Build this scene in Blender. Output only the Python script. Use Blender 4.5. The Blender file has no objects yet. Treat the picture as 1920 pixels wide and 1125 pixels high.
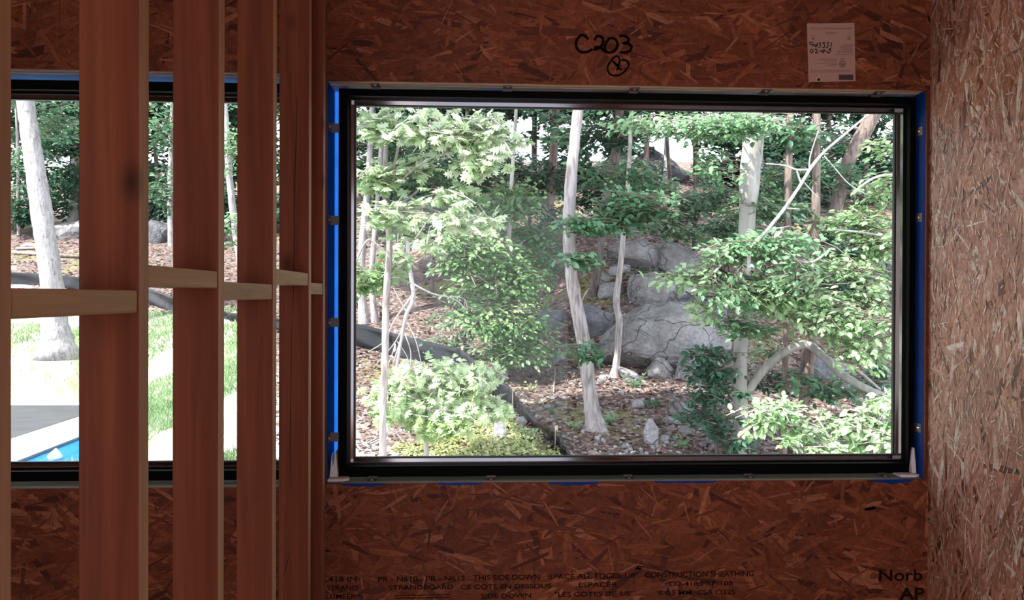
import bpy, bmesh, math, random
import numpy as np
from mathutils import Vector, Matrix, noise

C = bpy.context.scene
COL = C.collection
PI = math.pi

# ---------------------------------------------------------------- camera
FPX = 1450.0
EYE = 1.50
YAW, PITCH, ROLL = math.radians(-2.6), math.radians(0.30), math.radians(0.20)
_R0 = Vector((math.cos(YAW), math.sin(YAW), 0)); _F0 = Vector((-math.sin(YAW), math.cos(YAW), 0)); _U0 = Vector((0, 0, 1))
F_ = _F0 * math.cos(PITCH) - _U0 * math.sin(PITCH)
U1 = _U0 * math.cos(PITCH) + _F0 * math.sin(PITCH)
U_ = U1 * math.cos(ROLL) - _R0 * math.sin(ROLL)
R_ = _R0 * math.cos(ROLL) + U1 * math.sin(ROLL)
EYEV = Vector((0, 0, EYE))
cam_d = bpy.data.cameras.new('camera'); cam = bpy.data.objects.new('camera', cam_d); COL.objects.link(cam)
cam.matrix_world = Matrix(((R_.x, U_.x, -F_.x, 0), (R_.y, U_.y, -F_.y, 0), (R_.z, U_.z, -F_.z, EYE), (0, 0, 0, 1)))
cam_d.sensor_width = 36; cam_d.lens = FPX / 1920 * 36; cam_d.clip_end = 400; cam_d.clip_start = 0.05
C.camera = cam

# ---------------------------------------------------------------- world, sun, exposure
C.view_settings.view_transform = 'Standard'; C.view_settings.look = 'None'
C.view_settings.exposure = 0.0; C.view_settings.gamma = 1.0; C.view_settings.use_curve_mapping = False
w = bpy.data.worlds.new('sky'); C.world = w; w.use_nodes = True
wn, wl = w.node_tree.nodes, w.node_tree.links
wn.clear()
wo = wn.new('ShaderNodeOutputWorld'); wb = wn.new('ShaderNodeBackground'); wl.new(wb.outputs[0], wo.inputs[0])
wc = wn.new('ShaderNodeTexCoord'); ws = wn.new('ShaderNodeSeparateXYZ'); wl.new(wc.outputs['Generated'], ws.inputs[0])
wr = wn.new('ShaderNodeValToRGB'); wl.new(ws.outputs[2], wr.inputs[0]); wl.new(wr.outputs[0], wb.inputs[0])
wr.color_ramp.elements[0].position = 0.0; wr.color_ramp.elements[0].color = (0.92, 0.93, 1.0, 1)
wr.color_ramp.elements[1].position = 0.8; wr.color_ramp.elements[1].color = (0.80, 0.88, 1.0, 1)
wb.inputs[1].default_value = 3.6

sd = bpy.data.lights.new('sun', 'SUN'); sd.energy = 12.5; sd.angle = math.radians(0.8); sd.color = (1.0, 0.95, 0.84)
sun = bpy.data.objects.new('sun', sd); COL.objects.link(sun)
sun.rotation_euler = Vector((0.62, 0.42, -0.95)).to_track_quat('-Z', 'Y').to_euler()
sun.location = (-12, -8, 18)

def area(name, loc, target, sx, sy, power, color):
    d = bpy.data.lights.new(name, 'AREA'); d.shape = 'RECTANGLE'; d.size = sx; d.size_y = sy; d.energy = power; d.color = color
    o = bpy.data.objects.new(name, d); COL.objects.link(o); o.location = loc
    o.rotation_euler = (Vector(target) - Vector(loc)).to_track_quat('-Z', 'Y').to_euler()
    return o
# fill lamp added out of view behind the camera, mainly to brighten the right wall
area('side_fill_light', (-0.95, -1.7, 1.45), (1.0, -1.0, 1.35), 2.0, 2.1, 30, (1.0, 0.80, 0.66))

# ---------------------------------------------------------------- geometry helpers
def ray(px, py):
    return (F_ + R_ * ((px - 960) / FPX) - U_ * ((py - 562.5) / FPX))
def at(px, py, Y):
    d = ray(px, py); return EYEV + d * (Y / d.y)
def atx(px, py, X):
    d = ray(px, py); return EYEV + d * (X / d.x)

def tag(o, label=None, cat=None, group=None, kind=None):
    if label: o['label'] = label
    if cat: o['category'] = cat
    if group: o['group'] = group
    if kind: o['kind'] = kind
    return o
def empty(name, loc=(0, 0, 0)):
    o = bpy.data.objects.new(name, None); COL.objects.link(o); o.location = loc; o.empty_display_size = 0.1
    return o
def link(name, me, mat=None, parent=None, smooth=False):
    me.name = name
    o = bpy.data.objects.new(name, me); COL.objects.link(o)
    if mat: me.materials.append(mat)
    if smooth: me.shade_smooth()
    if parent:
        o.parent = parent
        o.matrix_parent_inverse = Matrix.Identity(4)
        o.location = -Vector(parent_world(parent))
    return o
def parent_world(p):
    v = Vector((0, 0, 0))
    while p is not None:
        v += p.location; p = p.parent
    return v
def pydata(name, vs, fs, mat=None, parent=None, smooth=False):
    me = bpy.data.meshes.new(name); me.from_pydata([tuple(v) for v in vs], [], fs); me.update()
    return link(name, me, mat, parent, smooth)
class MB:
    """collects shapes in world coordinates, then links them as one mesh"""
    def __init__(s): s.bm = bmesh.new()
    def box(s, a, b, bevel=0.0):
        x0, y0, z0 = a; x1, y1, z1 = b
        vs = [s.bm.verts.new(v) for v in ((x0,y0,z0),(x1,y0,z0),(x1,y1,z0),(x0,y1,z0),(x0,y0,z1),(x1,y0,z1),(x1,y1,z1),(x0,y1,z1))]
        fs = [s.bm.faces.new([vs[i] for i in f]) for f in ((3,2,1,0),(4,5,6,7),(0,1,5,4),(1,2,6,5),(2,3,7,6),(3,0,4,7))]
        if bevel:
            es = list({e for f in fs for e in f.edges})
            bmesh.ops.bevel(s.bm, geom=es, offset=bevel, segments=2, affect='EDGES', profile=0.6)
        return s
    def prism(s, pts, off):
        """polygon pts extruded by vector off"""
        a = [s.bm.verts.new(p) for p in pts]; b = [s.bm.verts.new(Vector(p) + Vector(off)) for p in pts]
        n = len(pts)
        s.bm.faces.new(a); s.bm.faces.new(list(reversed(b)))
        for i in range(n): s.bm.faces.new((a[i], b[i], b[(i+1)%n], a[(i+1)%n]))
        return s
    def tube(s, pts, rad, n=10, jitter=0.0, rng=None, cap=True):
        pts = [Vector(p) for p in pts]
        if not hasattr(rad, '__len__'): rad = [rad] * len(pts)
        rings = []; prev = None
        for i, p in enumerate(pts):
            t = (pts[min(i+1, len(pts)-1)] - pts[max(i-1, 0)])
            if t.length < 1e-9: t = Vector((0, 0, 1))
            t.normalize()
            if prev is None:
                u = t.orthogonal().normalized()
            else:
                u = (prev - t * prev.dot(t)); u = u.normalized() if u.length > 1e-6 else t.orthogonal().normalized()
            prev = u; v = t.cross(u)
            ring = []
            for k in range(n):
                a = 2*PI*k/n; r = rad[i] * (1 + (jitter * (rng.random()-.5) * 2 if rng else 0))
                ring.append(s.bm.verts.new(p + (u*math.cos(a) + v*math.sin(a)) * r))
            rings.append(ring)
        for i in range(len(rings)-1):
            for k in range(n):
                s.bm.faces.new((rings[i][k], rings[i][(k+1)%n], rings[i+1][(k+1)%n], rings[i+1][k]))
        if cap:
            s.bm.faces.new(list(reversed(rings[0]))); s.bm.faces.new(rings[-1])
        return s
    def ringframe(s, outer, inner, y0, y1):
        """rectangular ring in the XZ plane, from y0 to y1; outer/inner = (x0,z0,x1,z1)"""
        def q(r, y): return [s.bm.verts.new(v) for v in ((r[0],y,r[1]),(r[2],y,r[1]),(r[2],y,r[3]),(r[0],y,r[3]))]
        of, inf, ob, ib = q(outer,y0), q(inner,y0), q(outer,y1), q(inner,y1)
        for k in range(4):
            j = (k+1) % 4
            s.bm.faces.new((of[k], of[j], inf[j], inf[k])); s.bm.faces.new((ob[j], ob[k], ib[k], ib[j]))
            s.bm.faces.new((of[j], of[k], ob[k], ob[j])); s.bm.faces.new((inf[k], inf[j], ib[j], ib[k]))
        return s
    def build(s, name, mat=None, parent=None, smooth=False):
        bmesh.ops.recalc_face_normals(s.bm, faces=s.bm.faces)
        me = bpy.data.meshes.new(name); s.bm.to_mesh(me); s.bm.free()
        return link(name, me, mat, parent, smooth)
def smoothpath(pts, n):
    """Catmull-Rom through tuples (any dimension)"""
    P = [np.array(p, float) for p in pts]; P = [2*P[0]-P[1]] + P + [2*P[-1]-P[-2]]
    out = []
    for i in range(1, len(P)-2):
        for k in range(n):
            t = k/n
            out.append(.5*((2*P[i])+(-P[i-1]+P[i+1])*t+(2*P[i-1]-5*P[i]+4*P[i+1]-P[i+2])*t*t+(-P[i-1]+3*P[i]-3*P[i+1]+P[i+2])*t**3))
    out.append(P[-2]); return out

# ---------------------------------------------------------------- materials
class NT:
    def __init__(s, name):
        s.m = bpy.data.materials.new(name); s.m.use_nodes = True; s.t = s.m.node_tree; s.t.nodes.clear()
        s.out = s.t.nodes.new('ShaderNodeOutputMaterial')
    def n(s, typ, inp=None, **kw):
        nd = s.t.nodes.new('ShaderNode' + typ)
        for k, v in kw.items(): setattr(nd, k, v)
        for k, v in (inp or {}).items():
            sock = nd.inputs[k]
            if isinstance(v, bpy.types.NodeSocket): s.t.links.new(v, sock)
            else: sock.default_value = v
        return nd
    def math(s, op, a, b=0.0, c=0.0): return s.n('Math', {0: a, 1: b, 2: c}, operation=op).outputs[0]
    def mix(s, f, a, b, bt='MIX'):
        nd = s.n('Mix', data_type='RGBA', blend_type=bt)
        for i, v in ((0, f), (6, a), (7, b)):
            if isinstance(v, bpy.types.NodeSocket): s.t.links.new(v, nd.inputs[i])
            else: nd.inputs[i].default_value = v if i == 0 else (*v[:3], 1)
        return nd.outputs[2]
    def ramp(s, f, stops):
        nd = s.n('ValToRGB', {0: f}); cr = nd.color_ramp
        while len(cr.elements) < len(stops): cr.elements.new(0.5)
        for e, (p, c) in zip(cr.elements, stops): e.position = p; e.color = (*c[:3], 1) if hasattr(c, '__len__') else (c, c, c, 1)
        return nd.outputs[0]
    def bsdf(s, **kw):
        p = s.n('BsdfPrincipled', {k.replace('_', ' '): v for k, v in kw.items()}); s.t.links.new(p.outputs[0], s.out.inputs[0]); return p
def plain(name, col, rough=0.6, metal=0.0, **kw):
    t = NT(name); t.bsdf(Base_Color=(*col, 1), Roughness=rough, Metallic=metal, **kw); return t.m
M = {}

def osb(name, cols, spec=0.3, bump=0.25, rough=0.62):
    """oriented strand board: the flakes are laid as overlapping slivers in the wall's mesh (see flakes); this gives each its wood tone and grain"""
    t = NT(name)
    co = t.n('TexCoord').outputs['Object']; uv = t.n('Attribute', attribute_name='flake_uv').outputs['Vector']
    tone = t.n('Attribute', attribute_name='tone').outputs['Fac']
    col = t.ramp(tone, [(0.0, cols[0]), (.22, cols[1]), (.6, cols[2]), (.88, cols[3]), (1.0, cols[4])])
    g = t.n('TexNoise', {'Vector': t.n('VectorMath', {0: uv, 1: (9, 170, 1)}, operation='MULTIPLY').outputs[0], 'Scale': 1.0, 'Detail': 3.0, 'Distortion': .4}, noise_dimensions='2D').outputs[0]
    g2 = t.n('TexNoise', {'Vector': co, 'Scale': 3.0, 'Detail': 5.0}).outputs[0]
    g3 = t.n('TexNoise', {'Vector': co, 'Scale': 60.0, 'Detail': 4.0}).outputs[0]
    col = t.mix(.9, col, t.ramp(g, [(.3, .66), (.62, 1.0)]), 'MULTIPLY')
    col = t.mix(.8, col, t.ramp(g2, [(.32, .66), (.62, 1.0)]), 'MULTIPLY')
    col = t.mix(.6, col, t.ramp(g3, [(.34, .55), (.55, 1.0)]), 'MULTIPLY')
    b = t.n('Bump', {'Strength': bump, 'Distance': 0.002, 'Height': t.math('ADD', g, g3)}).outputs[0]
    t.bsdf(Base_Color=col, Roughness=rough, Specular_IOR_Level=spec, Normal=b)
    return t.m
def clip_poly(P, r):
    """convex polygon clipped to the rectangle r = (u0, v0, u1, v1); points carry their flake coordinates along"""
    for ax, lim, sg in ((0, r[0], 1), (0, r[2], -1), (1, r[1], 1), (1, r[3], -1)):
        out = []
        for a, b in zip(P, P[1:] + P[:1]):
            da, db = (a[ax]-lim)*sg, (b[ax]-lim)*sg
            if da >= 0: out.append(a)
            if (da >= 0) != (db >= 0):
                k = da/(da-db); out.append(tuple(a[i] + (b[i]-a[i])*k for i in range(4)))
        P = out
        if len(P) < 3: return []
    return P
def flakes(m, to3d, rects, seed, mean_ang, spread, n_per_m2, sizes, depth0=.00005, depth1=.0008):
    """lays n flakes per square metre over each rectangle of a wall face; to3d(u, v, lift) gives the wall point"""
    bm = m.bm; tl = bm.verts.layers.float.get('tone') or bm.verts.layers.float.new('tone'); ul = bm.verts.layers.float_vector.get('flake_uv') or bm.verts.layers.float_vector.new('flake_uv')
    r = random.Random(seed)
    for rc in rects:
        for (dens, l0, l1, w0, w1, t0, t1, lift0, lift1) in sizes:
            for i in range(int((rc[2]-rc[0])*(rc[3]-rc[1])*n_per_m2*dens)):
                u, v = r.uniform(rc[0]-.05, rc[2]+.05), r.uniform(rc[1]-.05, rc[3]+.05)
                a = math.radians(mean_ang + r.gauss(0, spread) + (90 if r.random() < .07 else 0)); L, W = r.uniform(l0, l1)*r.choice((.7, 1, 1.2)), r.uniform(w0, w1)
                e1, e2 = r.uniform(-.5, .5)*W, r.uniform(-.5, .5)*W; tp = r.uniform(.35, 1)
                loc = [(-L/2 + e1, -W/2*tp), (0, -W/2*r.uniform(.85, 1.1)), (L/2 + e2, -W/2*r.uniform(.3, 1)), (L/2 - e2*.5 + .15*W, W/2*r.uniform(.2, .9)), (L*.1, W/2), (-L/2 - e1, W/2*tp)]
                ca, sa = math.cos(a), math.sin(a); ou, ov = r.uniform(0, 50), r.uniform(0, 50)
                P = clip_poly([(u + x*ca - y*sa, v + x*sa + y*ca, x + ou, y + ov) for x, y in loc], rc)
                if len(P) < 3: continue
                lift = lift0 + (lift1-lift0)*r.random(); tone = min(1, max(0, r.gauss((t0+t1)/2, (t1-t0)/2)))
                if r.random() < .035: tone = 0
                vs_ = []
                for q in P:
                    x = bm.verts.new(to3d(q[0], q[1], lift)); x[tl] = tone; x[ul] = (q[2], q[3], 0); vs_.append(x)
                try: bm.faces.new(vs_)
                except ValueError: pass
def base_tone(m, k):
    bm = m.bm; tl = bm.verts.layers.float.get('tone') or bm.verts.layers.float.new('tone'); ul = bm.verts.layers.float_vector.get('flake_uv') or bm.verts.layers.float_vector.new('flake_uv')
    for v in bm.verts: v[tl] = k; v[ul] = (v.co.x + v.co.y, v.co.z, 0)
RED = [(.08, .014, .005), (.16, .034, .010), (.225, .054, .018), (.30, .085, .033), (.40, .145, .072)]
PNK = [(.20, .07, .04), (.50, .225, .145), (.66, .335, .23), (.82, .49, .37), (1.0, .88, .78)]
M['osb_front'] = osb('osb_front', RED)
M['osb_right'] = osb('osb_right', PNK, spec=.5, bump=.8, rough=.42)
M['osb_dark'] = plain('osb_dark', (.36, .17, .08), .8)

def lumber(name, c0, c1, c2, axis=2, rough=.6):
    t = NT(name)
    tc = t.n('TexCoord').outputs['Object']; rnd = t.n('ObjectInfo').outputs['Random']
    off = t.n('CombineXYZ', {0: t.math('MULTIPLY', rnd, 13.0), 1: t.math('MULTIPLY', rnd, 7.0), 2: t.math('MULTIPLY', rnd, 31.0)}).outputs[0]
    p = t.n('VectorMath', {0: tc, 1: off}, operation='ADD').outputs[0]
    sc = [26, 26, 26]; sc[axis] = 1.3
    g = t.n('TexNoise', {'Vector': t.n('VectorMath', {0: p, 1: tuple(sc)}, operation='MULTIPLY').outputs[0], 'Scale': 1.0, 'Detail': 5.0, 'Distortion': .6}).outputs[0]
    sc2 = [110, 110, 110]; sc2[axis] = 3
    g2 = t.n('TexNoise', {'Vector': t.n('VectorMath', {0: p, 1: tuple(sc2)}, operation='MULTIPLY').outputs[0], 'Scale': 1.0, 'Detail': 2.0}).outputs[0]
    col = t.ramp(g, [(.25, c0), (.5, c1), (.75, c2)])
    col = t.mix(.35, col, t.ramp(g2, [(.3, .6), (.65, 1.0)]), 'MULTIPLY')
    sk = [9, 9, 9]; sk[axis] = 5.0
    vk = t.n('TexVoronoi', {'Vector': t.n('VectorMath', {0: p, 1: tuple(sk)}, operation='MULTIPLY').outputs[0], 'Scale': 1.0})
    on = t.math('GREATER_THAN', t.n('SeparateColor', {0: vk.outputs['Color']}).outputs[0], .72)
    k = t.math('MULTIPLY', on, t.math('SUBTRACT', 1.0, t.math('SMOOTH_MIN', t.math('MULTIPLY', vk.outputs['Distance'], 4.6), 1.0, .3)))
    k = t.math('MAXIMUM', k, 0.0)
    col = t.mix(k, col, (c0[0]*.22, c0[1]*.2, c0[2]*.2))
    b = t.n('Bump', {'Strength': .18, 'Distance': .002, 'Height': g2}).outputs[0]
    t.bsdf(Base_Color=col, Roughness=rough, Specular_IOR_Level=.3, Normal=b)
    return t.m
M['stud'] = lumber('stud_lumber', (.15, .040, .018), (.22, .062, .028), (.29, .092, .043))
M['pale'] = lumber('blocking_lumber', (.31, .205, .10), (.42, .29, .155), (.50, .36, .21), axis=1)
M['plate'] = lumber('plate_lumber', (.40, .25, .13), (.52, .34, .19), (.60, .42, .25), axis=0)
M['crack'] = plain('crack', (.03, .012, .006), .9)
def plastic(name, col, trans, rough=.35):
    t = NT(name); nz = t.n('TexNoise', {'Scale': 14.0, 'Detail': 3.0, 'Vector': t.n('TexCoord').outputs['Object']}).outputs[0]
    c = t.mix(.4, (*col, 1), t.ramp(nz, [(.3, .5), (.7, 1.0)]), 'MULTIPLY')
    p = t.n('BsdfPrincipled', {'Base Color': c, 'Roughness': rough}); tr = t.n('BsdfTranslucent', {'Color': c})
    mx = t.n('MixShader', {0: trans, 1: p.outputs[0], 2: tr.outputs[0]}); t.t.links.new(mx.outputs[0], t.out.inputs[0]); return t.m
M['blue'] = plastic('blue_flashing', (.02, .19, .78), .8)
M['bluemid'] = plastic('light_blue_film', (.12, .40, .98), .8)
M['bluepale'] = plastic('pale_blue_film', (.92, .94, 1.0), .6)
M['black'] = plain('black_aluminium', (.26, .255, .28), .10, 1.0)
M['blackmatte'] = plain('black_frame_face', (.0018, .0016, .0018), .6, Specular_IOR_Level=.05)
M['gasket'] = plain('rubber_gasket', (.006, .007, .007), .45)
M['steel'] = plain('galvanised_clip', (.12, .105, .11), .5, .6)
M['screw'] = plain('screw', (.62, .60, .62), .3, .9)
M['membrane'] = plain('sill_membrane', (.17, .21, .18), .5)
M['membrane_film'] = plastic('membrane_film', (.45, .55, .50), .4)
M['shim'] = plain('foam_shim', (.75, .73, .76), .6)
M['ink'] = plain('marker_ink', (.006, .003, .003), .8, Specular_IOR_Level=.05)
M['stamp'] = plain('stamp_ink', (.018, .006, .004), .9, Specular_IOR_Level=.05)
M['paper'] = plain('paper', (.42, .25, .215), .8)
M['print'] = plain('print_ink', (.16, .085, .075), .8)
def glass():
    t = NT('window_glass')
    lw = t.n('Fresnel', {'IOR': 1.18}).outputs[0]
    tr = t.n('BsdfTransparent', {0: (.97, .985, .98, 1)}); gl = t.n('BsdfGlossy', {'Roughness': .0, 'Color': (.9, .95, 1, 1)})
    mx = t.n('MixShader', {0: lw, 1: tr.outputs[0], 2: gl.outputs[0]}); t.t.links.new(mx.outputs[0], t.out.inputs[0]); return t.m
M['glass'] = glass()

# ================================================================ ROOM
SX = -0.552            # right-hand face of the stud partition
YW = 2.85              # inner face of the window wall
XR = atx(1742, 560, 1).x * 0 + (at(1742, 560, YW).x)
CEIL, BACK, XL = 2.75, -3.2, -3.6
WT = 0.16              # wall thickness
YF = YW + 0.070        # inner face of the window frames

def zpix(px, py, Y=YW): return at(px, py, Y).z
# opening 1
o1 = dict(x0=SX + 0.003, x1=XR - 0.012, z0=(zpix(700, 906) + zpix(1500, 902))/2, z1=(zpix(640, 150) + zpix(1700, 169))/2)
f1 = dict(x0=at(634, 500, YF).x, x1=at(1722, 500, YF).x, z0=(zpix(660, 894, YF)+zpix(1650, 889, YF))/2, z1=(zpix(660, 166, YF)+zpix(1650, 180, YF))/2)
g1 = dict(x0=at(667, 500, YF+.075).x, x1=at(1676, 500, YF+.075).x, z0=(zpix(700, 856, YF+.075)+zpix(1650, 852, YF+.075))/2, z1=(zpix(700, 199, YF+.075)+zpix(1650, 213, YF+.075))/2)
o2 = dict(x0=-2.95, x1=-0.662, z0=(zpix(30, 917)+zpix(300, 914))/2, z1=(zpix(30, 128)+zpix(300, 133))/2)
f2 = dict(x0=-2.92, x1=-0.675, z0=(zpix(30, 904, YF)+zpix(300, 901, YF))/2, z1=(zpix(30, 148, YF)+zpix(300, 153, YF))/2)
g2 = dict(x0=-2.86, x1=-0.738, z0=(zpix(30, 866, YF+.075)+zpix(300, 865, YF+.075))/2, z1=(zpix(30, 186, YF+.075)+zpix(300, 191, YF+.075))/2)

def struct(o): o['kind'] = 'structure'; return o
m = MB()
def wallgrid(m, y0, y1):
    xs = [XL, o2['x0'], o2['x1'], o1['x0'], o1['x1'], XR + .01]
    m.box((XL, y0, 0), (o2['x0'], y1, CEIL)); m.box((o2['x0'], y0, 0), (o2['x1'], y1, o2['z0'])); m.box((o2['x0'], y0, o2['z1']), (o2['x1'], y1, CEIL))
    m.box((o2['x1'], y0, 0), (o1['x0'], y1, CEIL)); m.box((o1['x0'], y0, 0), (o1['x1'], y1, o1['z0'])); m.box((o1['x0'], y0, o1['z1']), (o1['x1'], y1, CEIL))
    m.box((o1['x1'], y0, 0), (XR + .12, y1, CEIL))
wallgrid(m, YW, YW + .012)
base_tone(m, .3)
big = (1.0, .12, .23, .026, .052, .30, .75, .00005, .0004); mid = (.8, .08, .16, .012, .026, .30, .85, .0003, .0007); thin = (.5, .05, .12, .003, .008, .2, 1.0, .0005, .0009)
flakes(m, lambda u, v, k: (u, YW - k, v), [(-2.95, .25, o1['x0'], o2['z0']), (-2.95, o2['z1'], o1['x0'], CEIL), (o1['x0'], .25, XR, o1['z0']), (o1['x0'], o1['z1'], XR, CEIL)], 11, 0, 34, 700, [big, mid, thin])
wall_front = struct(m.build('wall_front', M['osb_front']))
m = MB(); wallgrid(m, YW + .0122, YW + .15)
wf2 = m.build('wall_framing', M['plate'], wall_front)
m = MB().box((XR, BACK, 0), (XR + .12, YW, CEIL)); base_tone(m, .4)
chip = (2.6, .010, .035, .002, .006, .65, 1.25, .0012, .0036)
flakes(m, lambda u, v, k: (XR - k, v, u), [(.2, 1.3, CEIL, YW)], 12, 0, 24, 850, [big, mid, thin, chip])
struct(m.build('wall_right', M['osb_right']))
struct(MB().box((XL - .12, BACK, 0), (XL, YW, CEIL)).build('wall_left', M['osb_dark']))
struct(MB().box((XL, BACK - .12, 0), (-1.6, BACK, CEIL)).box((1.1, BACK - .12, 0), (XR, BACK, CEIL)).box((-1.6, BACK - .12, 2.7), (1.1, BACK, CEIL)).build('wall_back', M['osb_dark']))
struct(MB().box((XL - .12, BACK - .12, -.25), (XR + .12, YW + .15, 0)).build('floor', M['osb_dark']))
struct(MB().box((XL - .12, BACK - .12, CEIL), (XR + .12, YW + .15, CEIL + .3)).build('ceiling', M['osb_dark']))
# bare lumber edge of the header and sill round each opening
rng = random.Random(5)
def wavy(x0, x1, ztop, zlow, amp, n, rng, f=1):
    pts = [(x0 + (x1-x0)*i/n, zlow + amp*rng.uniform(-1, 1)) for i in range(n+1)]
    return pts
def tape(name, x0, x1, z, drop, y, seed, parent, mat, thick=.0015):
    r = random.Random(seed); n = 14
    low = [(x0 + (x1-x0)*i/n, z - drop*(.35 + .65*math.sin(PI*i/n)**.5)*r.uniform(.6, 1.1)) for i in range(n+1)]
    pts = [(x0, y, z), (x1, y, z)] + [(a, y, b) for a, b in reversed(low)]
    return MB().prism(pts, (0, thick, 0)).build(name, mat, parent)

def window(idx, o, f, g, clips_top, clips_bot, clips_l, clips_r):
    w_ = empty('window_%d' % idx, ((f['x0']+f['x1'])/2, YF, f['z0'])); struct(w_)
    fo = (f['x0'], f['z0'], f['x1'], f['z1'])
    gi = (g['x0'], g['z0'], g['x1'], g['z1'])
    d1 = .020; d2 = .011
    r1 = (gi[0]-d1, gi[1]-d1, gi[2]+d1, gi[3]+d1); r2 = (gi[0]-d2, gi[1]-d2, gi[2]+d2, gi[3]+d2); r3 = (gi[0]-.004, gi[1]-.004, gi[2]+.004, gi[3]+.004)
    e = .004
    MB().ringframe((fo[0]+e, fo[1]+e, fo[2]-e, fo[3]-e), r1, YF, YF+.004).ringframe(fo, r1, YF+.004, YF+.02).ringframe((fo[0]+.022, fo[1]+.012, fo[2]-.022, fo[3]-.022), r1, YF+.02, YF+.085).build('frame', M['blackmatte'], w_)
    MB().ringframe(r1, r2, YF+.034, YF+.10).build('sash', M['black'], w_)
    MB().ringframe(r2, r3, YF+.066, YF+.095).build('glazing_bead', M['black'], w_)
    MB().ringframe(r3, gi, YF+.075, YF+.09).build('gasket', M['gasket'], w_)
    MB().box((gi[0]-.002, YF+.080, gi[1]-.002), (gi[2]+.002, YF+.084, gi[3]+.002)).build('pane', M['glass'], w_)
    def clip(x, z, ax, sgn):
        # small angle clip: strap flat on the frame, tab screwed to the rough opening
        if ax == 'z':
            ze = o['z1'] if sgn > 0 else o['z0']
            zf = f['z1'] if sgn > 0 else f['z0']
            a, b = sorted((ze - sgn*.002, zf - sgn*.004)); 
            m = MB().box((x-.017, YF-.045, min(ze, ze-sgn*.003)), (x+.017, YF+.02, max(ze, ze-sgn*.003)))
            m.box((x-.017, YF-.003, a), (x+.017, YF, b))
            c = m.build('mounting_clip', M['steel'], w_)
            MB().tube([(x, YF-.028, ze-sgn*.003), (x, YF-.028, ze-sgn*.007)], [.006, .004], 10).build('screw', M['screw'], c)
        else:
            xe = o['x0'] if sgn < 0 else o['x1']
            xf = f['x0'] if sgn < 0 else f['x1']
            a, b = sorted((xe - sgn*.001, xf - sgn*.004))
            m = MB().box((min(xe, xe-sgn*.003), YF-.045, z-.017), (max(xe, xe-sgn*.003), YF+.02, z+.017))
            m.box((a, YF-.003, z-.017), (b, YF, z+.017))
            c = m.build('mounting_clip', M['steel'], w_)
            MB().tube([(xe-sgn*.003, YF-.028, z), (xe-sgn*.007, YF-.028, z)], [.006, .004], 10).build('screw', M['screw'], c)
    for px in clips_top: clip(at(px, 175, YF-.03).x, 0, 'z', 1)
    for px in clips_bot: clip(at(px, 895, YF-.03).x, 0, 'z', -1)
    for py in clips_l: clip(0, at(625, py, YF-.03).z, 'x', -1)
    for py in clips_r: clip(0, at(1730, py, YF-.03).z, 'x', 1)
    return w_
window_1 = window(1, o1, f1, g1, [703, 952, 1190, 1437, 1648], [697, 921, 1180, 1407, 1660], [237, 412, 605, 822], [246, 408, 802])
window_2 = window(2, o2, f2, g2, [], [], [], [])

# flashing lining the rough openings (the gap round each frame glows with daylight)
def flashing(o, tag_):
    y0, y1 = YW + .03, YW + .151
    MB().box((o['x0']+.0005, YW+.012, o['z0']), (o['x0']+.002, y1, o['z1'])).build('blue_flashing', M['blue'], wall_front)
    MB().box((o['x1']-.002, YW+.012, o['z0']), (o['x1']-.0005, y1, o['z1'])).build('blue_flashing', M['blue'], wall_front)
    MB().box((o['x0']+.002, YW+.05, o['z1']-.002), (o['x1']-.002, y1, o['z1']-.0004)).build('pale_flashing', M['bluepale'], wall_front)
    MB().box((o['x0']+.002, YW+.02, o['z0']+.0004), (o['x1']-.002, y1, o['z0']+.002)).build('sill_membrane', M['membrane'], wall_front)
flashing(o1, 1); flashing(o2, 2)
# flashing film closing parts of the gap round each frame from outside; daylight glows through it
def film(x0, z0, x1, z1, mat, y=YF + .078, name='blue_flashing'):
    pydata(name, [(x0, y, z0), (x1, y, z0), (x1, y, z1), (x0, y, z1)], [(0, 1, 2, 3)], mat, wall_front)
for o, f in ((o1, f1), (o2, f2)):
    film(o['x0']+.002, o['z0']+.002, f['x0']+.024, o['z1']-.002, M['blue']); film(f['x1']-.024, o['z0']+.002, o['x1']-.002, o['z1']-.002, M['blue'])
film(f2['x0'], f2['z1']-.024, f2['x1'], o2['z1']-.002, M['bluemid'])
for a, b, mt in ((634, 662, 'bluepale'), (905, 950, 'blue'), (1128, 1212, 'blackmatte'), (1372, 1440, 'bluepale'), (1500, 1700, 'blackmatte'), (1690, 1730, 'blue')):
    film(at(a, 170, YF).x, f1['z1']-.024, at(b, 170, YF).x, o1['z1']-.002, M[mt])
for i, (a, b, dpx) in enumerate([(640, 720, 7), (818, 905, 6), (1028, 1122, 8), (1225, 1345, 5), (1635, 1712, 9)]):
    tape('blue_tape', at(a, 905, YW).x, at(b, 905, YW).x, o1['z0'] + .002, dpx*2.85/1450, YW - .002, i, wall_front, M['blue'])
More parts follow.
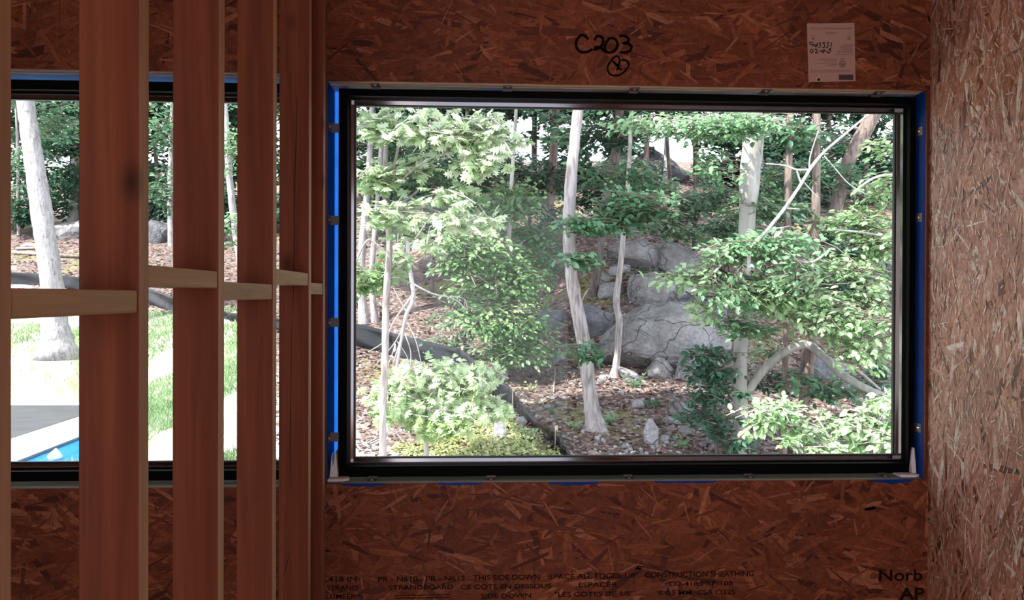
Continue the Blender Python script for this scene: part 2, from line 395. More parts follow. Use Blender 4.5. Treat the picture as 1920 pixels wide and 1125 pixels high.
# foam shims standing in the lower corners of the gap, and the pads they stand on
for x0, x1 in ((o1['x0']+.004, o1['x0']+.034), (o1['x1']-.022, o1['x1']-.004)):
    s_ = tag(MB().prism([(x0, YF-.02, o1['z0']+.014), (x0+.008, YF-.02, o1['z0']+.012+.09), (x0+.012, YF-.02, o1['z0']+.05), (x1-.008, YF-.02, o1['z0']+.11), (x1, YF-.02, o1['z0']+.014)], (0, .05, 0)).build('window_shim', M['shim']),
             'pale shim wedged upright beside the black frame, at the ' + ('stud wall' if x0 < 0 else 'bright board wall'), 'shim')
    a, b = (x0-.003, x0+.075) if x0 < 0 else (x0-.06, x1+.003)
    tag(MB().prism([(a, YF-.05, o1['z0']+.004), (b-.02, YF-.05, o1['z0']+.004), (b, YF-.035, o1['z0']+.004), (b-.015, YF+.03, o1['z0']+.004), (a, YF+.03, o1['z0']+.004)], (0, 0, .008)).build('sill_pad', M['shim']),
        'flat white pad on the window sill, in the corner at the ' + ('stud wall' if x0 < 0 else 'bright board wall'), 'pad')

# ---------------------------------------------------------------- partition of open studs
def ypx(px): return atx(px, 560, SX).y
stud_px = [('F', None), ('A', 261), ('B', 410), ('C', 512), ('D', 579), ('E', 607)]
yA = ypx(261)
ys = [atx(24, 560, SX).y - .040, yA, ypx(410), ypx(512), ypx(579), YW - .042]
labels = ['unpainted wall stud cut off by the edge of the picture, nearest to the viewer',
          'broad red-brown wall stud with the widest face, between the first two blocks',
          'red-brown wall stud with two knots near eye height, third from the viewer',
          'deep red-brown wall stud, fourth from the viewer, between two pale blocks',
          'orange-brown wall stud with a long dark drying crack down its face',
          'last wall stud of the open partition, against the window wall']
studs = []
for i, y in enumerate(ys):
    o = MB().box((0, 0, 0), (.097, .038, CEIL - .0), bevel=.0025)
    o = o.build('wall_stud', M['stud']); o.location = (SX - .097, y, 0.0)
    o.data.materials.append(M['pale'])
    tag(o, labels[i], 'stud', 'studs of the open partition wall'); studs.append(o)
# narrow edges paler than the faces: window light put into their colour
M['edge'] = lumber('lit_stud_edge_lumber', (.33, .20, .11), (.45, .28, .165), (.54, .36, .23))
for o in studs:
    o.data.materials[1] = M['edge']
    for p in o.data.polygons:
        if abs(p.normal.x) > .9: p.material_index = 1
# drying crack on the fourth visible stud, thin check on the last
def crack(o, y, pts, wd, par):
    m = MB(); left = [(x - w_/2, y, z) for x, z, w_ in pts]; right = [(x + w_/2, y, z) for x, z, w_ in reversed(pts)]
    return m.prism(left + right, (0, .0006, 0)).build('drying_crack', M['crack'], par)
yD = ys[4] - .0005
r = random.Random(3)
pp = [(175, 556), (195, 557), (240, 556), (330, 553), (420, 552), (500, 551), (590, 549)]
crack(studs[4], yD, [(at(x, y, yD).x, at(x, y, yD).z, w_) for (y, x), w_ in zip(pp, [.001, .002, .0025, .003, .002, .003, .001])], 0, studs[4])
crack(studs[4], yD, [(at(x, y, yD).x, at(x, y, yD).z, w_) for (y, x), w_ in zip([(600, 548), (660, 546), (760, 545), (830, 544), (915, 545)], [.001, .0025, .002, .003, .001])], 0, studs[4])
crack(studs[4], yD, [(at(x, y, yD).x, at(x, y, yD).z, w_) for (y, x), w_ in zip([(1035, 544), (1055, 538), (1080, 532)], [.001, .003, .001])], 0, studs[4])
# blocking
bl = [(0, 1, (20, 540, 599), 'lowest and widest block between the two studs nearest the viewer'),
      (1, 2, (276, 496, 537), 'pale wooden block set higher, touching the stud with two knots'),
      (2, 3, (420, 528, 563), 'pale wooden block in the third gap, set a step lower than its neighbours'),
      (3, 4, (518, 504, 532), 'pale wooden block with a small nail hole, beside the cracked stud'),
      (4, 5, (586, 530, 552), 'smallest pale block, next to the window wall')]
for a, b, (px, t_, b_), lab in bl:
    y0, y1 = ys[a] + .038, ys[b]
    z0, z1 = atx(px, b_, SX).z, atx(px, t_, SX).z
    o = MB().box((0, 0, 0), (.095, y1 - y0 - .0015, z1 - z0), bevel=.004).build('wall_block', M['pale']); o.location = (SX - .097, y0 + .0007, z0)
    tag(o, lab, 'block', 'blocks nailed between the studs')

# ---------------------------------------------------------------- writing on the wall
def text(s, px, py, hpx, mat, name, parent, lab=None, rot=0, Y=YW - .0022, fit=None, bold=0.012, anchor='LEFT'):
    cu = bpy.data.curves.new(name, 'FONT'); cu.body = s; cu.size = 1.0; cu.offset = bold
    o = bpy.data.objects.new(name, cu); COL.objects.link(o)
    dg = bpy.context.evaluated_depsgraph_get(); me = bpy.data.meshes.new_from_object(o.evaluated_get(dg))
    bpy.data.objects.remove(o); bpy.data.curves.remove(cu)
    v = np.empty(len(me.vertices)*3); me.vertices.foreach_get('co', v); v = v.reshape(-1, 3)
    p0 = at(px, py, Y); k = Y/FPX
    capn = .73; sc = hpx*k/capn; sx = sc
    if fit: sx = fit*k/(v[:, 0].max()-v[:, 0].min())
    x = (v[:, 0]-v[:, 0].min())*sx; z = v[:, 1]*sc
    if rot: x, z = -x, -z
    out = np.stack([p0.x + x, np.full(len(x), Y), p0.z + z], 1)
    me.vertices.foreach_set('co', out.ravel().astype(np.float32)); me.update()
    ob = link(name, me, mat, parent)
    if lab: ob['label'] = lab
    return ob
def strokes(name, lines, wpx, mat, parent, Y, lab=None, jit=.12):
    m = MB(); k = Y/FPX; r = random.Random(9)
    for ln in lines:
        P = [at(p[0], p[1], Y) for p in smoothpath(ln, 6)]
        n = len(P)
        L, R = [], []
        for i, p in enumerate(P):
            t = (P[min(i+1, n-1)] - P[max(i-1, 0)]).normalized(); nn = Vector((-t.z, 0, t.x)); w2 = wpx*k/2*(1 + jit*r.uniform(-1, 1))*(0.65 if i in (0, n-1) else 1)
            L.append(m.bm.verts.new(p + nn*w2)); R.append(m.bm.verts.new(p - nn*w2))
        for i in range(n-1): m.bm.faces.new((L[i], L[i+1], R[i+1], R[i]))
    o = m.build(name, mat, parent)
    if lab: o['label'] = lab
    return o
YI = YW - .0022
strokes('marker_writing', [
    [(1103, 74), (1098, 68), (1090, 66), (1082, 74), (1080, 84), (1084, 94), (1092, 98), (1102, 97), (1111, 92)],
    [(1115, 76), (1118, 69), (1125, 68), (1131, 74), (1129, 84), (1122, 90), (1115, 93), (1117, 89), (1125, 89), (1133, 95), (1138, 98)],
    [(1144, 70), (1138, 78), (1134, 88), (1137, 97), (1146, 98), (1155, 92), (1158, 82), (1153, 73), (1144, 71)],
    [(1161, 68), (1170, 67), (1178, 72), (1177, 79), (1168, 81), (1177, 82), (1184, 87), (1181, 95), (1172, 98), (1162, 98)],
    ], 5.2, M['ink'], wall_front, YI, 'black handwritten C203')
strokes('marker_symbol', [
    [(1162, 112), (1158, 105), (1151, 108), (1143, 118), (1139, 128), (1143, 138), (1152, 142), (1163, 140), (1174, 131), (1179, 121), (1174, 113), (1165, 113)],
    [(1148, 114), (1155, 121), (1161, 128), (1166, 131)], [(1163, 111), (1161, 120), (1156, 132)], [(1153, 122), (1163, 121)],
    ], 3.6, M['ink'], wall_front, YI, 'circled mark under the handwriting')
text('.418 IN', 612, 1091, 10, M['stamp'], 'printed_stamp', wall_front, fit=56)
text('PR - N610   PR - N612', 709, 1091, 10, M['stamp'], 'printed_stamp', wall_front, fit=162)
text('THIS SIDE DOWN', 887, 1088, 10, M['stamp'], 'printed_stamp', wall_front, fit=126)
text('SPACE ALL EDGES 1/8"', 1030, 1086, 10, M['stamp'], 'printed_stamp', wall_front, fit=168)
text('CONSTRUCTION SHEATHING', 1209, 1083, 11, M['stamp'], 'printed_stamp', wall_front, fit=210)
text('STRANDBOARD', 729, 1106, 9, M['stamp'], 'printed_stamp', wall_front, fit=120)
text('CE COTE EN DESSOUS', 864, 1105, 9, M['stamp'], 'printed_stamp', wall_front, fit=170)
text('ESPACER', 1085, 1101, 9, M['stamp'], 'printed_stamp', wall_front, fit=74)
text('O2-418/PRP-108', 1255, 1099, 9, M['stamp'], 'printed_stamp', wall_front, fit=122)
text('SIDE DOWN', 902, 1122, 9, M['stamp'], 'printed_stamp', wall_front, fit=94)
text('"LES COTES DE 1/8"', 1040, 1119, 9, M['stamp'], 'printed_stamp', wall_front, fit=150)
text('% 0.5 MM  CSA O325', 1232, 1116, 9, M['stamp'], 'printed_stamp', wall_front, fit=150)
text('STRAND', 612, 1107, 9, M['stamp'], 'printed_stamp', wall_front, fit=58)
text('LUMBER', 612, 1123, 9, M['stamp'], 'printed_stamp', wall_front, fit=54)
for yy in (1116, 1121): MB().box((at(740, yy, YI).x, YI, at(740, yy+1.4, YI).z), (at(845, yy, YI).x, YI+.0004, at(740, yy, YI).z)).build('printed_rule', M['stamp'], wall_front)
text('Norb', 1648, 1089, 22, M['stamp'], 'printed_logo', wall_front, fit=86, bold=.02)
text('AP', 1686, 1124, 23, M['stamp'], 'printed_logo', wall_front, fit=50, bold=.03)

# ---------------------------------------------------------------- paper stapled above the window
YP = YW - .004
c = [at(1513, 44, YP), at(1602, 43, YP), at(1604, 152, YP), at(1516, 154, YP)]
paper = empty('paper_notice', tuple((c[0]+c[2])/2))
tag(paper, 'creased paper instruction sheet hung upside down on the strand board above the big window', 'paper')
MB().prism(c, (0, .0012, 0)).build('sheet', M['paper'], paper)
YQ = YP - .0006
def pr(x0, y0, x1, y1): return (x0, y0, x1, y1)
m = MB(); r = random.Random(2)
def bar(x0, y0, x1, y1):
    m.prism([at(x0, y0, YQ), at(x1, y0, YQ), at(x1, y1, YQ), at(x0, y1, YQ)], (0, .0003, 0))
def lines(x0, x1, ys_, h=1.0, gap=(3, 9), ragged=0, right=True):
    for yy in ys_:
        xa = x0 + (r.uniform(0, ragged) if right else 0); xb = x1 - (0 if right else r.uniform(0, ragged)); x = xa
        while x < xb:
            w_ = min(r.uniform(*gap), xb - x); bar(x, yy, x + w_, yy + h); x += w_ + .9
lines(1518, 1600, [52.2], .8); lines(1519, 1596, [54], .7, (20, 30))
lines(1547, 1568, [60, 62.5], .9, (2, 6)); lines(1520, 1530, [66], .6); lines(1522, 1528, [70, 72, 74], 1.2, (2, 5))
lines(1588, 1597, [65], .6); lines(1589, 1595, [68.5, 70.5, 73], 1.2, (2, 5))
lines(1571, 1599, [82.5, 85, 87.5, 90, 92.5, 95], .9, (2, 6), 14); lines(1570, 1599, [97.5], .9); lines(1565, 1601, [102], .5, (20, 30))
lines(1531, 1570, [110, 112, 114, 118, 120, 122], .7, (2, 6), 30)
lines(1576, 1584, [109.5, 111.5], .9, (2, 4)); lines(1519, 1596, [131, 133], .6, (2, 7)); lines(1519, 1580, [135], .6, (2, 7))
m.build('printed_text_lines', M['print'], paper)
strokes('round_seal', [[(1585, 120), (1583, 124), (1580, 125.5), (1576, 124), (1574.5, 120), (1576, 116), (1580, 114.5), (1584, 116), (1585, 120)], [(1577, 118), (1580, 121), (1583, 118)], [(1577, 122), (1583, 122)]], 1.8, M['print'], paper, YQ)
MB().prism([at(1573, 140, YQ), at(1600, 140, YQ), at(1600, 150, YQ), at(1573, 150, YQ)], (0, .0003, 0)).build('print_block', plain('dark_print', (.05, .03, .035), .7), paper)
strokes('date_writing', [  # reads 122746 / 5-4-20 when the sheet is turned upright
    [(1559.5, 79.5), (1557.5, 90)], [(1556, 80), (1551, 80), (1553, 84), (1551, 89), (1548, 88)], [(1548, 80), (1543, 80.5), (1546, 84), (1545, 89), (1541, 89)],
    [(1540, 80), (1536, 81), (1539, 85), (1534, 90)], [(1533, 80), (1530, 88), (1527, 84), (1534, 85)], [(1525, 80), (1519, 79), (1519, 83), (1525, 83), (1522, 87)],
    [(1559, 92), (1554, 92), (1557, 95), (1554, 99), (1550, 98)], [(1552, 96), (1548, 96)], [(1546, 92), (1544, 99), (1541, 95), (1547, 95)], [(1540, 96), (1535, 96)],
    [(1534, 99), (1529, 99), (1532, 95), (1530, 92), (1527, 93)], [(1525, 96), (1522, 99), (1519, 95), (1522, 92), (1525, 96)]], 1.7, M['ink'], paper, YQ, 'handwritten numbers')
MB().tube([at(1535, 149.5, YQ), at(1535, 149.5, YQ - .003)], [.005, .003], 8).build('staple', M['ink'], paper)

# ================================================================ OUTDOORS
# ---- terrain: a wooded slope that climbs away from the house (control points measured, then a smooth surface through them)
_ctl = []
for px, rows in {
    -150: [(865, 10), (760, 14.5), (650, 17.5), (600, 19.5), (540, 22.5), (480, 25.5), (430, 28.5), (405, 33)],
    60: [(865, 10), (760, 14.5), (700, 15.7), (650, 17), (600, 19), (540, 22), (480, 25), (430, 28), (405, 33)],
    300: [(865, 9.5), (750, 12.8), (650, 15.7), (600, 17.7), (570, 19.5), (480, 24), (430, 27), (395, 32)],
    430: [(865, 9.2), (700, 13), (600, 17), (540, 20.5), (480, 24), (425, 27), (385, 32)],
    700: [(860, 8.9), (750, 10.8), (690, 12.5), (640, 14.5), (600, 16.5), (540, 19), (480, 21.5), (430, 24), (380, 28)],
    950: [(860, 8.6), (760, 10.5), (700, 12.2), (640, 14), (580, 16), (500, 18.5), (430, 21.5), (365, 25.5)],
    1115: [(860, 8.5), (800, 9.8), (720, 11.5), (680, 12.6), (640, 13.8), (570, 14.8), (500, 16.5), (430, 19), (360, 23), (330, 27)],
    1300: [(860, 8.7), (780, 10.1), (700, 12), (600, 13.8), (500, 16), (430, 19), (360, 23), (330, 27)],
    1500: [(860, 9.0), (760, 10.8), (680, 13), (600, 15), (500, 17.5), (430, 20.5), (370, 25)],
    1750: [(860, 9.2), (760, 11), (680, 13.2), (600, 15.2), (500, 17.8), (430, 20.5), (370, 25)]}.items():
    for py, Y in rows:
        p = at(px, py, Y); _ctl.append((p.x, p.y, p.z))
for px in (-400, 200, 900, 1400, 2000):
    p = at(px, 560, 5); _ctl.append((p.x, 5.0, EYE - 2.85))
    p = at(px, 560, 44); _ctl.append((p.x, 44.0, EYE + (5.2 if px < 500 else 7.4)))
_ctl = np.array(_ctl)
def _phi(r): return np.sqrt(r*r + .6)
_A = _phi(np.linalg.norm(_ctl[:, None, :2] - _ctl[None, :, :2], axis=2)) + np.eye(len(_ctl))*-.12
_P = np.c_[np.ones(len(_ctl)), _ctl[:, :2]]
_K = np.block([[_A, _P], [_P.T, np.zeros((3, 3))]])
_W = np.linalg.solve(_K, np.r_[_ctl[:, 2], 0, 0, 0])
def fbm(x, y, s, seed=0):
    r = np.random.RandomState(seed); out = 0
    for o in range(4):
        for k in range(3):
            a = r.uniform(0, 2*PI); ph = r.uniform(0, 2*PI); f = s*2**o*r.uniform(.7, 1.3)
            out = out + np.sin((x*math.cos(a) + y*math.sin(a))*f + ph)/2**o
    return out/5
def H(x, y):
    x = np.asarray(x, float); y = np.asarray(y, float); sh = x.shape; x = x.ravel(); y = y.ravel()
    out = np.empty(len(x))
    for i in range(0, len(x), 20000):
        a = np.stack([x[i:i+20000], y[i:i+20000]], 1)
        out[i:i+20000] = _phi(np.linalg.norm(a[:, None] - _ctl[None, :, :2], axis=2)) @ _W[:-3] + _W[-3] + a @ _W[-2:]
    out = out + fbm(x, y, 1.1, 4)*.07 + fbm(x, y, 5.0, 8)*.022
    return out.reshape(sh)
def ghit(px, py):
    d = ray(px, py); Y = np.arange(6, 45, .05)
    P = np.outer(Y/d.y, np.array(d)); z = P[:, 2] + EYE; h = H(P[:, 0], P[:, 1])
    k = np.argmax(z <= h) if (z <= h).any() else len(Y)-1
    return Vector((P[k, 0], P[k, 1], h[k]))
def plane_pt(px, py, z):
    d = ray(px, py); t = (z - EYE)/d.z; return EYEV + d*t

PL = EYE - 2.33
_pool = [plane_pt(-260, 757, PL), plane_pt(222, 757, PL), plane_pt(120, 900, PL), plane_pt(-260, 900, PL)]
def in_pool(x, y, m=0.0):
    x = np.asarray(x); y = np.asarray(y); ins = np.ones(x.shape, bool)
    P = [(p.x, p.y) for p in _pool]
    for i in range(4):
        (ax, ay), (bx, by) = P[i], P[(i+1) % 4]
        cr = ((bx-ax)*(y-ay) - (by-ay)*(x-ax))/math.hypot(bx-ax, by-ay)
        ins &= (cr < m)
    return ins
nx, ny = 260, 250
gy = 4.0 + (52 - 4.0)*(np.linspace(0, 1, ny)**1.6)
U = np.linspace(-1, 1, nx)
GX = np.outer(gy*0 + 1, U)*(8 + gy[:, None]*.80) - gy[:, None]*.08
GY = np.repeat(gy[:, None], nx, 1)
GZ = H(GX, GY)
GZ = np.where(in_pool(GX, GY, -.05), np.minimum(GZ, PL - .35), np.where(in_pool(GX, GY, .7), np.clip(GZ, PL - .06, PL - .02), GZ))
vs = np.stack([GX, GY, GZ], -1).reshape(-1, 3)
ii = np.arange(ny*nx).reshape(ny, nx)
fs = np.stack([ii[:-1, :-1], ii[:-1, 1:], ii[1:, 1:], ii[1:, :-1]], -1).reshape(-1, 4)

def fastmesh(name, V, Fc, mat, parent=None, tone=None, smooth=False):
    """Fc: (n, k) array of k-gons"""
    me = bpy.data.meshes.new(name); n, k = Fc.shape
    me.vertices.add(len(V)); me.vertices.foreach_set('co', V.astype(np.float32).ravel())
    me.loops.add(n*k); me.loops.foreach_set('vertex_index', Fc.astype(np.int32).ravel())
    me.polygons.add(n); me.polygons.foreach_set('loop_start', (np.arange(n)*k).astype(np.int32))
    if tone is not None:
        a = me.attributes.new('tone', 'FLOAT', 'POINT'); a.data.foreach_set('value', tone.astype(np.float32))
    me.update(calc_edges=True); me.validate()
    return link(name, me, mat, parent, smooth)

def ground_mat():
    t = NT('ground'); co = t.n('TexCoord').outputs['Object']
    zone = t.n('Attribute', attribute_name='tone').outputs['Fac']
    def nz(s, d=5, ds=0): return t.n('TexNoise', {'Vector': co, 'Scale': s, 'Detail': d, 'Distortion': ds}).outputs[0]
    soil = t.ramp(nz(9, 8), [(.3, (.055, .043, .042)), (.5, (.12, .095, .092)), (.66, (.22, .19, .19))])
    leaf = t.n('TexVoronoi', {'Vector': co, 'Scale': 16.0}); lc = t.n('SeparateColor', {0: leaf.outputs['Color']})
    litter = t.ramp(lc.outputs[0], [(0, (.05, .03, .028)), (.4, (.13, .078, .066)), (.75, (.21, .14, .12)), (1, (.34, .28, .27))])
    base = t.mix(t.ramp(nz(.8, 3), [(.35, .25), (.6, .9)]), soil, litter)
    grav = t.n('TexVoronoi', {'Vector': co, 'Scale': 9.0}); gm = t.math('MULTIPLY', t.math('LESS_THAN', grav.outputs['Distance'], .26), t.math('GREATER_THAN', t.n('SeparateColor', {0: grav.outputs['Color']}).outputs[0], .5))
    base = t.mix(t.math('MULTIPLY', gm, .8), base, (.30, .28, .30))
    moss = t.ramp(nz(.55, 4), [(.54, 0), (.68, .55)])
    base = t.mix(moss, base, t.ramp(nz(14, 4), [(.35, (.13, .14, .03)), (.65, (.32, .31, .10))]))
    lawn = t.ramp(nz(1.4, 6), [(.36, (.20, .30, .14)), (.48, (.30, .36, .22)), (.58, (.52, .47, .42)), (.7, (.62, .55, .52))])
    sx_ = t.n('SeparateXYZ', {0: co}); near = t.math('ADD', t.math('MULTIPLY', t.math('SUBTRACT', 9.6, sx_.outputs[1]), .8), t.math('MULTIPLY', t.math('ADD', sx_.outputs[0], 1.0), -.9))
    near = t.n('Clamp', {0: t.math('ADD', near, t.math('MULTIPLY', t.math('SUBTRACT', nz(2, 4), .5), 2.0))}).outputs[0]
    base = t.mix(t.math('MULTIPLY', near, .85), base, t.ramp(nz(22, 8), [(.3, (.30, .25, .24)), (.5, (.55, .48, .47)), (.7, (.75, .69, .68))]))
    col = t.mix(zone, base, lawn)
    b = t.n('Bump', {'Strength': .7, 'Distance': .05, 'Height': t.math('ADD', nz(18, 6), t.math('MULTIPLY', leaf.outputs['Distance'], .6))}).outputs[0]
    t.bsdf(Base_Color=col, Roughness=.9, Specular_IOR_Level=.15, Normal=b); return t.m
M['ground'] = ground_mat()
def lawn_zone(x, y):
    s = x + .262*y + .3     # west of this line the yard is open lawn
    z = np.clip(-(s)/1.2 + .5, 0, 1)*np.clip((18.6 + np.clip(-x - 6, 0, 4)*.35 - y)/1.6, 0, 1)
    return z
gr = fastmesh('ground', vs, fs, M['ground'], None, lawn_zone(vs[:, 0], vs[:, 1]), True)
struct(gr)

# ---- pool and patio
def flat(name, pxs, z0, z1, mat, parent=None):
    return MB().prism([tuple(plane_pt(x, y, z1).xy) + (z0,) for x, y in pxs], (0, 0, z1 - z0)).build(name, mat, parent)
def noisy(name, c0, c1, s=8, rough=.8, bump=.2):
    t = NT(name); co = t.n('TexCoord').outputs['Object']; n_ = t.n('TexNoise', {'Vector': co, 'Scale': s, 'Detail': 6.0}).outputs[0]
    b = t.n('Bump', {'Strength': bump, 'Distance': .02, 'Height': n_}).outputs[0]
    t.bsdf(Base_Color=t.ramp(n_, [(.3, c0), (.7, c1)]), Roughness=rough, Normal=b); return t.m
M['concrete'] = noisy('patio_concrete', (.042, .042, .052), (.06, .06, .07), 3)
M['coping'] = noisy('coping_stone', (.16, .16, .19), (.22, .22, .25), 6, .6)
M['liner'] = noisy('pool_liner', (.006, .16, .46), (.015, .30, .62), 18, .4)
M['white'] = plain('white_plastic', (.85, .86, .9), .4)
def la(x): return 822 - (x-20)*.323
def lb(x): return 869 - (x-20)*.39
patio = empty('patio', tuple(plane_pt(60, 780, PL)))
tag(patio, 'flat grey patio slab with a white back edge beside the pool', 'patio')
flat('slab', [(-250, 757), (218, 757), (-250, la(-250))], PL - .3, PL, M['concrete'], patio)
flat('edge_strip', [(-250, 753), (226, 753), (219, 757), (-250, 757)], PL - .3, PL + .03, M['white'], patio)
pool = empty('swimming_pool', tuple(plane_pt(60, 850, PL)))
tag(pool, 'bright blue swimming pool with a pale rounded edge, beyond the far window', 'pool')
flat('coping', [(-250, la(-250)), (221, la(221)), (221, lb(221)), (-250, lb(-250))], PL - .3, PL + .05, M['coping'], pool)
flat('liner', [(-250, lb(-250)), (221, lb(221)), (180, 900), (-250, 990)], PL - .34, PL + .005, M['liner'], pool)
t = NT('pool_water'); nzw = t.n('TexNoise', {'Vector': t.n('TexCoord').outputs['Object'], 'Scale': 7.0, 'Detail': 3.0}).outputs[0]
bw = t.n('Bump', {'Strength': .5, 'Distance': .03, 'Height': nzw}).outputs[0]
mx = t.n('MixShader', {0: .12, 1: t.n('BsdfTransparent', {0: (.75, .95, 1, 1)}).outputs[0], 2: t.n('BsdfGlossy', {'Roughness': .08, 'Normal': bw}).outputs[0]})
t.t.links.new(mx.outputs[0], t.out.inputs[0])
flat('water', [(-250, lb(-250)), (221, lb(221)), (180, 900), (-250, 990)], PL + .012, PL + .022, t.m, pool)
fp = plane_pt(103, 862, PL)
tag(MB().tube([fp + Vector((0, 0, .0)), fp + Vector((0, 0, .05)), fp + Vector((.01, 0, .10)), fp + Vector((.015, 0, .16))], [.075, .10, .06, .01], 14).build('pool_float', M['white'], None, True),
    'small white float bobbing on the blue pool water', 'float')

# ---- rocks
def rockmat(name, c0, c1, c2):
    t = NT(name); co = t.n('TexCoord').outputs['Object']
    n1 = t.n('TexNoise', {'Vector': co, 'Scale': 2.2, 'Detail': 8.0, 'Roughness': .65}).outputs[0]; n2 = t.n('TexNoise', {'Vector': co, 'Scale': 22.0, 'Detail': 6.0}).outputs[0]
    v = t.n('TexVoronoi', {'Vector': t.n('VectorMath', {0: co, 1: t.n('VectorMath', {0: t.n('TexNoise', {'Vector': co, 'Scale': 1.6}).outputs[1], 3: 1.2}, operation='SCALE').outputs[0]}, operation='ADD').outputs[0], 'Scale': 1.1}, feature='DISTANCE_TO_EDGE')
    cr = t.ramp(v.outputs[0], [(0.0, 0.35), (.016, 1.0)])
    c = t.ramp(n1, [(.3, c0), (.5, c1), (.7, c2)]); c = t.mix(.55, c, t.ramp(n2, [(.3, .5), (.62, 1.0)]), 'MULTIPLY'); c = t.mix(cr, (c0[0]*.25, c0[1]*.25, c0[2]*.25), c)
    h = t.math('ADD', t.math('MULTIPLY', n2, .5), t.math('ADD', n1, t.math('MULTIPLY', cr, .6)))
    b = t.n('Bump', {'Strength': .8, 'Distance': .06, 'Height': h}).outputs[0]
    t.bsdf(Base_Color=c, Roughness=.9, Specular_IOR_Level=.2, Normal=b); return t.m
M['rock'] = rockmat('grey_rock', (.14, .132, .135), (.25, .24, .25), (.38, .37, .39))
M['darkrock'] = rockmat('dark_rock', (.09, .092, .105), (.16, .16, .185), (.26, .26, .29))
M['paperock'] = rockmat('pale_rock', (.20, .19, .21), (.31, .30, .33), (.46, .45, .48))
def rock_mesh(dx, dy, dz, seed, n=26, boxy=.5):
    r = random.Random(seed); bm = bmesh.new()
    for i in range(n):
        v = Vector((r.gauss(0, 1), r.gauss(0, 1), r.gauss(0, 1))).normalized()
        s = max(abs(v.x), abs(v.y), abs(v.z)); v = v*(1-boxy) + v/s*boxy*.85
        v *= r.uniform(.86, 1.05); bm.verts.new((v.x*dx/2, v.y*dy/2, v.z*dz/2))
    res = bmesh.ops.convex_hull(bm, input=bm.verts); 
    bmesh.ops.delete(bm, geom=list({g for g in res['geom_interior'] + res['geom_unused'] if isinstance(g, bmesh.types.BMVert)}), context='VERTS')
    bmesh.ops.bevel(bm, geom=bm.edges[:], offset=min(dx, dy, dz)*.035, segments=1, affect='EDGES')
    bmesh.ops.triangulate(bm, faces=bm.faces)
    if max(dx, dz) > .5:
        bmesh.ops.subdivide_edges(bm, edges=bm.edges[:], cuts=2, use_grid_fill=True)
        for v in bm.verts:
            q = noise.noise_vector(v.co*1.7 + Vector((seed*3.1, 0, 0)))*.07 + noise.noise_vector(v.co*5 + Vector((seed*1.7, 5, 0)))*.025
            v.co += q*min(1.5, max(dx, dz))
    me = bpy.data.meshes.new('rock'); bm.to_mesh(me); bm.free(); return me
def rock(px, py, wpx, hpx, seed, label, mat='rock', dep=.75, rot=0.0, name='rock', group=None, boxy=.5, Y=None, n=26):
    b = ghit(px, py + hpx*.42)
    Y0 = Y or b.y; w_ = wpx*Y0/FPX; h_ = hpx*Y0/FPX
    me = rock_mesh(w_*1.12, w_*dep, h_*1.25, seed, n, boxy)
    o = link(name, me, M[mat]); c_ = at(px, py, Y0 + w_*dep*.25); o.location = c_ - Vector((0, 0, h_*.06)); o.rotation_euler = (0, math.radians(rot), 0)
    return tag(o, label, 'rock', group)
rock(1235, 632, 272, 140, 1, 'largest grey rock face in the middle of the slope, cracked and sloping', 'rock', .55, 4, 'rock_ledge', boxy=.7, n=40)
rock(1238, 548, 128, 66, 2, 'broad grey block resting on the big rock face, dark crack beneath it', 'rock', .7, 3, 'boulder', boxy=.8)
rock(1108, 602, 82, 68, 3, 'rounded blue-grey boulder touching the white-barked tree trunk', 'darkrock', .8, -12, 'boulder', boxy=.35)
rock(1315, 590, 120, 80, 4, 'dark grey rock slope behind the broad block, striped with leaf litter', 'darkrock', .7, 22, 'rock_ledge', boxy=.6)
rock(1190, 480, 120, 62, 5, 'square-edged pale rock on the upper slope under the layered leaves', 'rock', .6, 2, 'rock_ledge', boxy=.85)
rock(1285, 490, 110, 62, 6, 'smooth grey rock shoulder beside the square-edged one on the upper slope', 'rock', .6, 16, 'rock_ledge', boxy=.6)
rock(1145, 545, 50, 34, 7, 'angular pinkish block in the pile behind the slim grey trunk', 'rock', .8, -8)
rock(1160, 505, 46, 24, 8, 'flat pale block at the top of the pile behind the slim trunk', 'paperock', .8, -14)
rock(1122, 525, 36, 40, 9, 'small block wedged against the leaning dark trunk', 'rock', .8, 20)
rock(1240, 692, 54, 44, 10, 'round mottled boulder standing alone in the red leaf litter', 'rock', .85, 5, 'boulder', boxy=.15)
rock(1122, 660, 38, 40, 11, 'upright grey boulder just behind the white-barked trunk', 'darkrock', .8, 0, 'boulder', boxy=.4)
rock(1044, 670, 34, 26, 12, 'triangular grey rock alone, on the near side of the white-barked tree', 'rock', .6, 0)
rock(1178, 703, 56, 24, 13, 'long tilted slab at the foot of the slim curved trunk', 'paperock', .5, 30)
rock(1134, 708, 26, 14, 14, 'small flat stone at the base of the slim curved trunk', 'paperock', .8, 0)
rock(1195, 758, 28, 20, 15, 'pale square stone above the tall upright one', 'paperock', .8, 5)
rock(1219, 812, 32, 56, 16, 'tall upright pale stone low on the slope', 'paperock', .6, -4, boxy=.7)
rock(1278, 772, 58, 34, 17, 'grey slab half buried near the dark evergreen sprays', 'rock', .7, 24)
rock(1262, 790, 40, 18, 18, 'flat broken slab in the rubble beside the tall upright stone', 'rock', .7, 14)
rock(1247, 823, 20, 16, 19, 'rounded stone touching the tall upright one', 'paperock', .8, 0)
rock(1284, 808, 28, 18, 20, 'grey rubble stone below the half-buried slab', 'rock', .7, 20)
rock(1300, 690, 70, 60, 21, 'weathered rock partly covered by dark green sprays', 'rock', .7, 25, 'boulder')
rock(936, 812, 30, 44, 22, 'bright white boulder in the yellow-green ground plants', 'paperock', .8, 0, 'boulder', boxy=.2)
rock(978, 790, 24, 20, 23, 'small pale stone against the foot of the black fence', 'paperock', .8, 0)
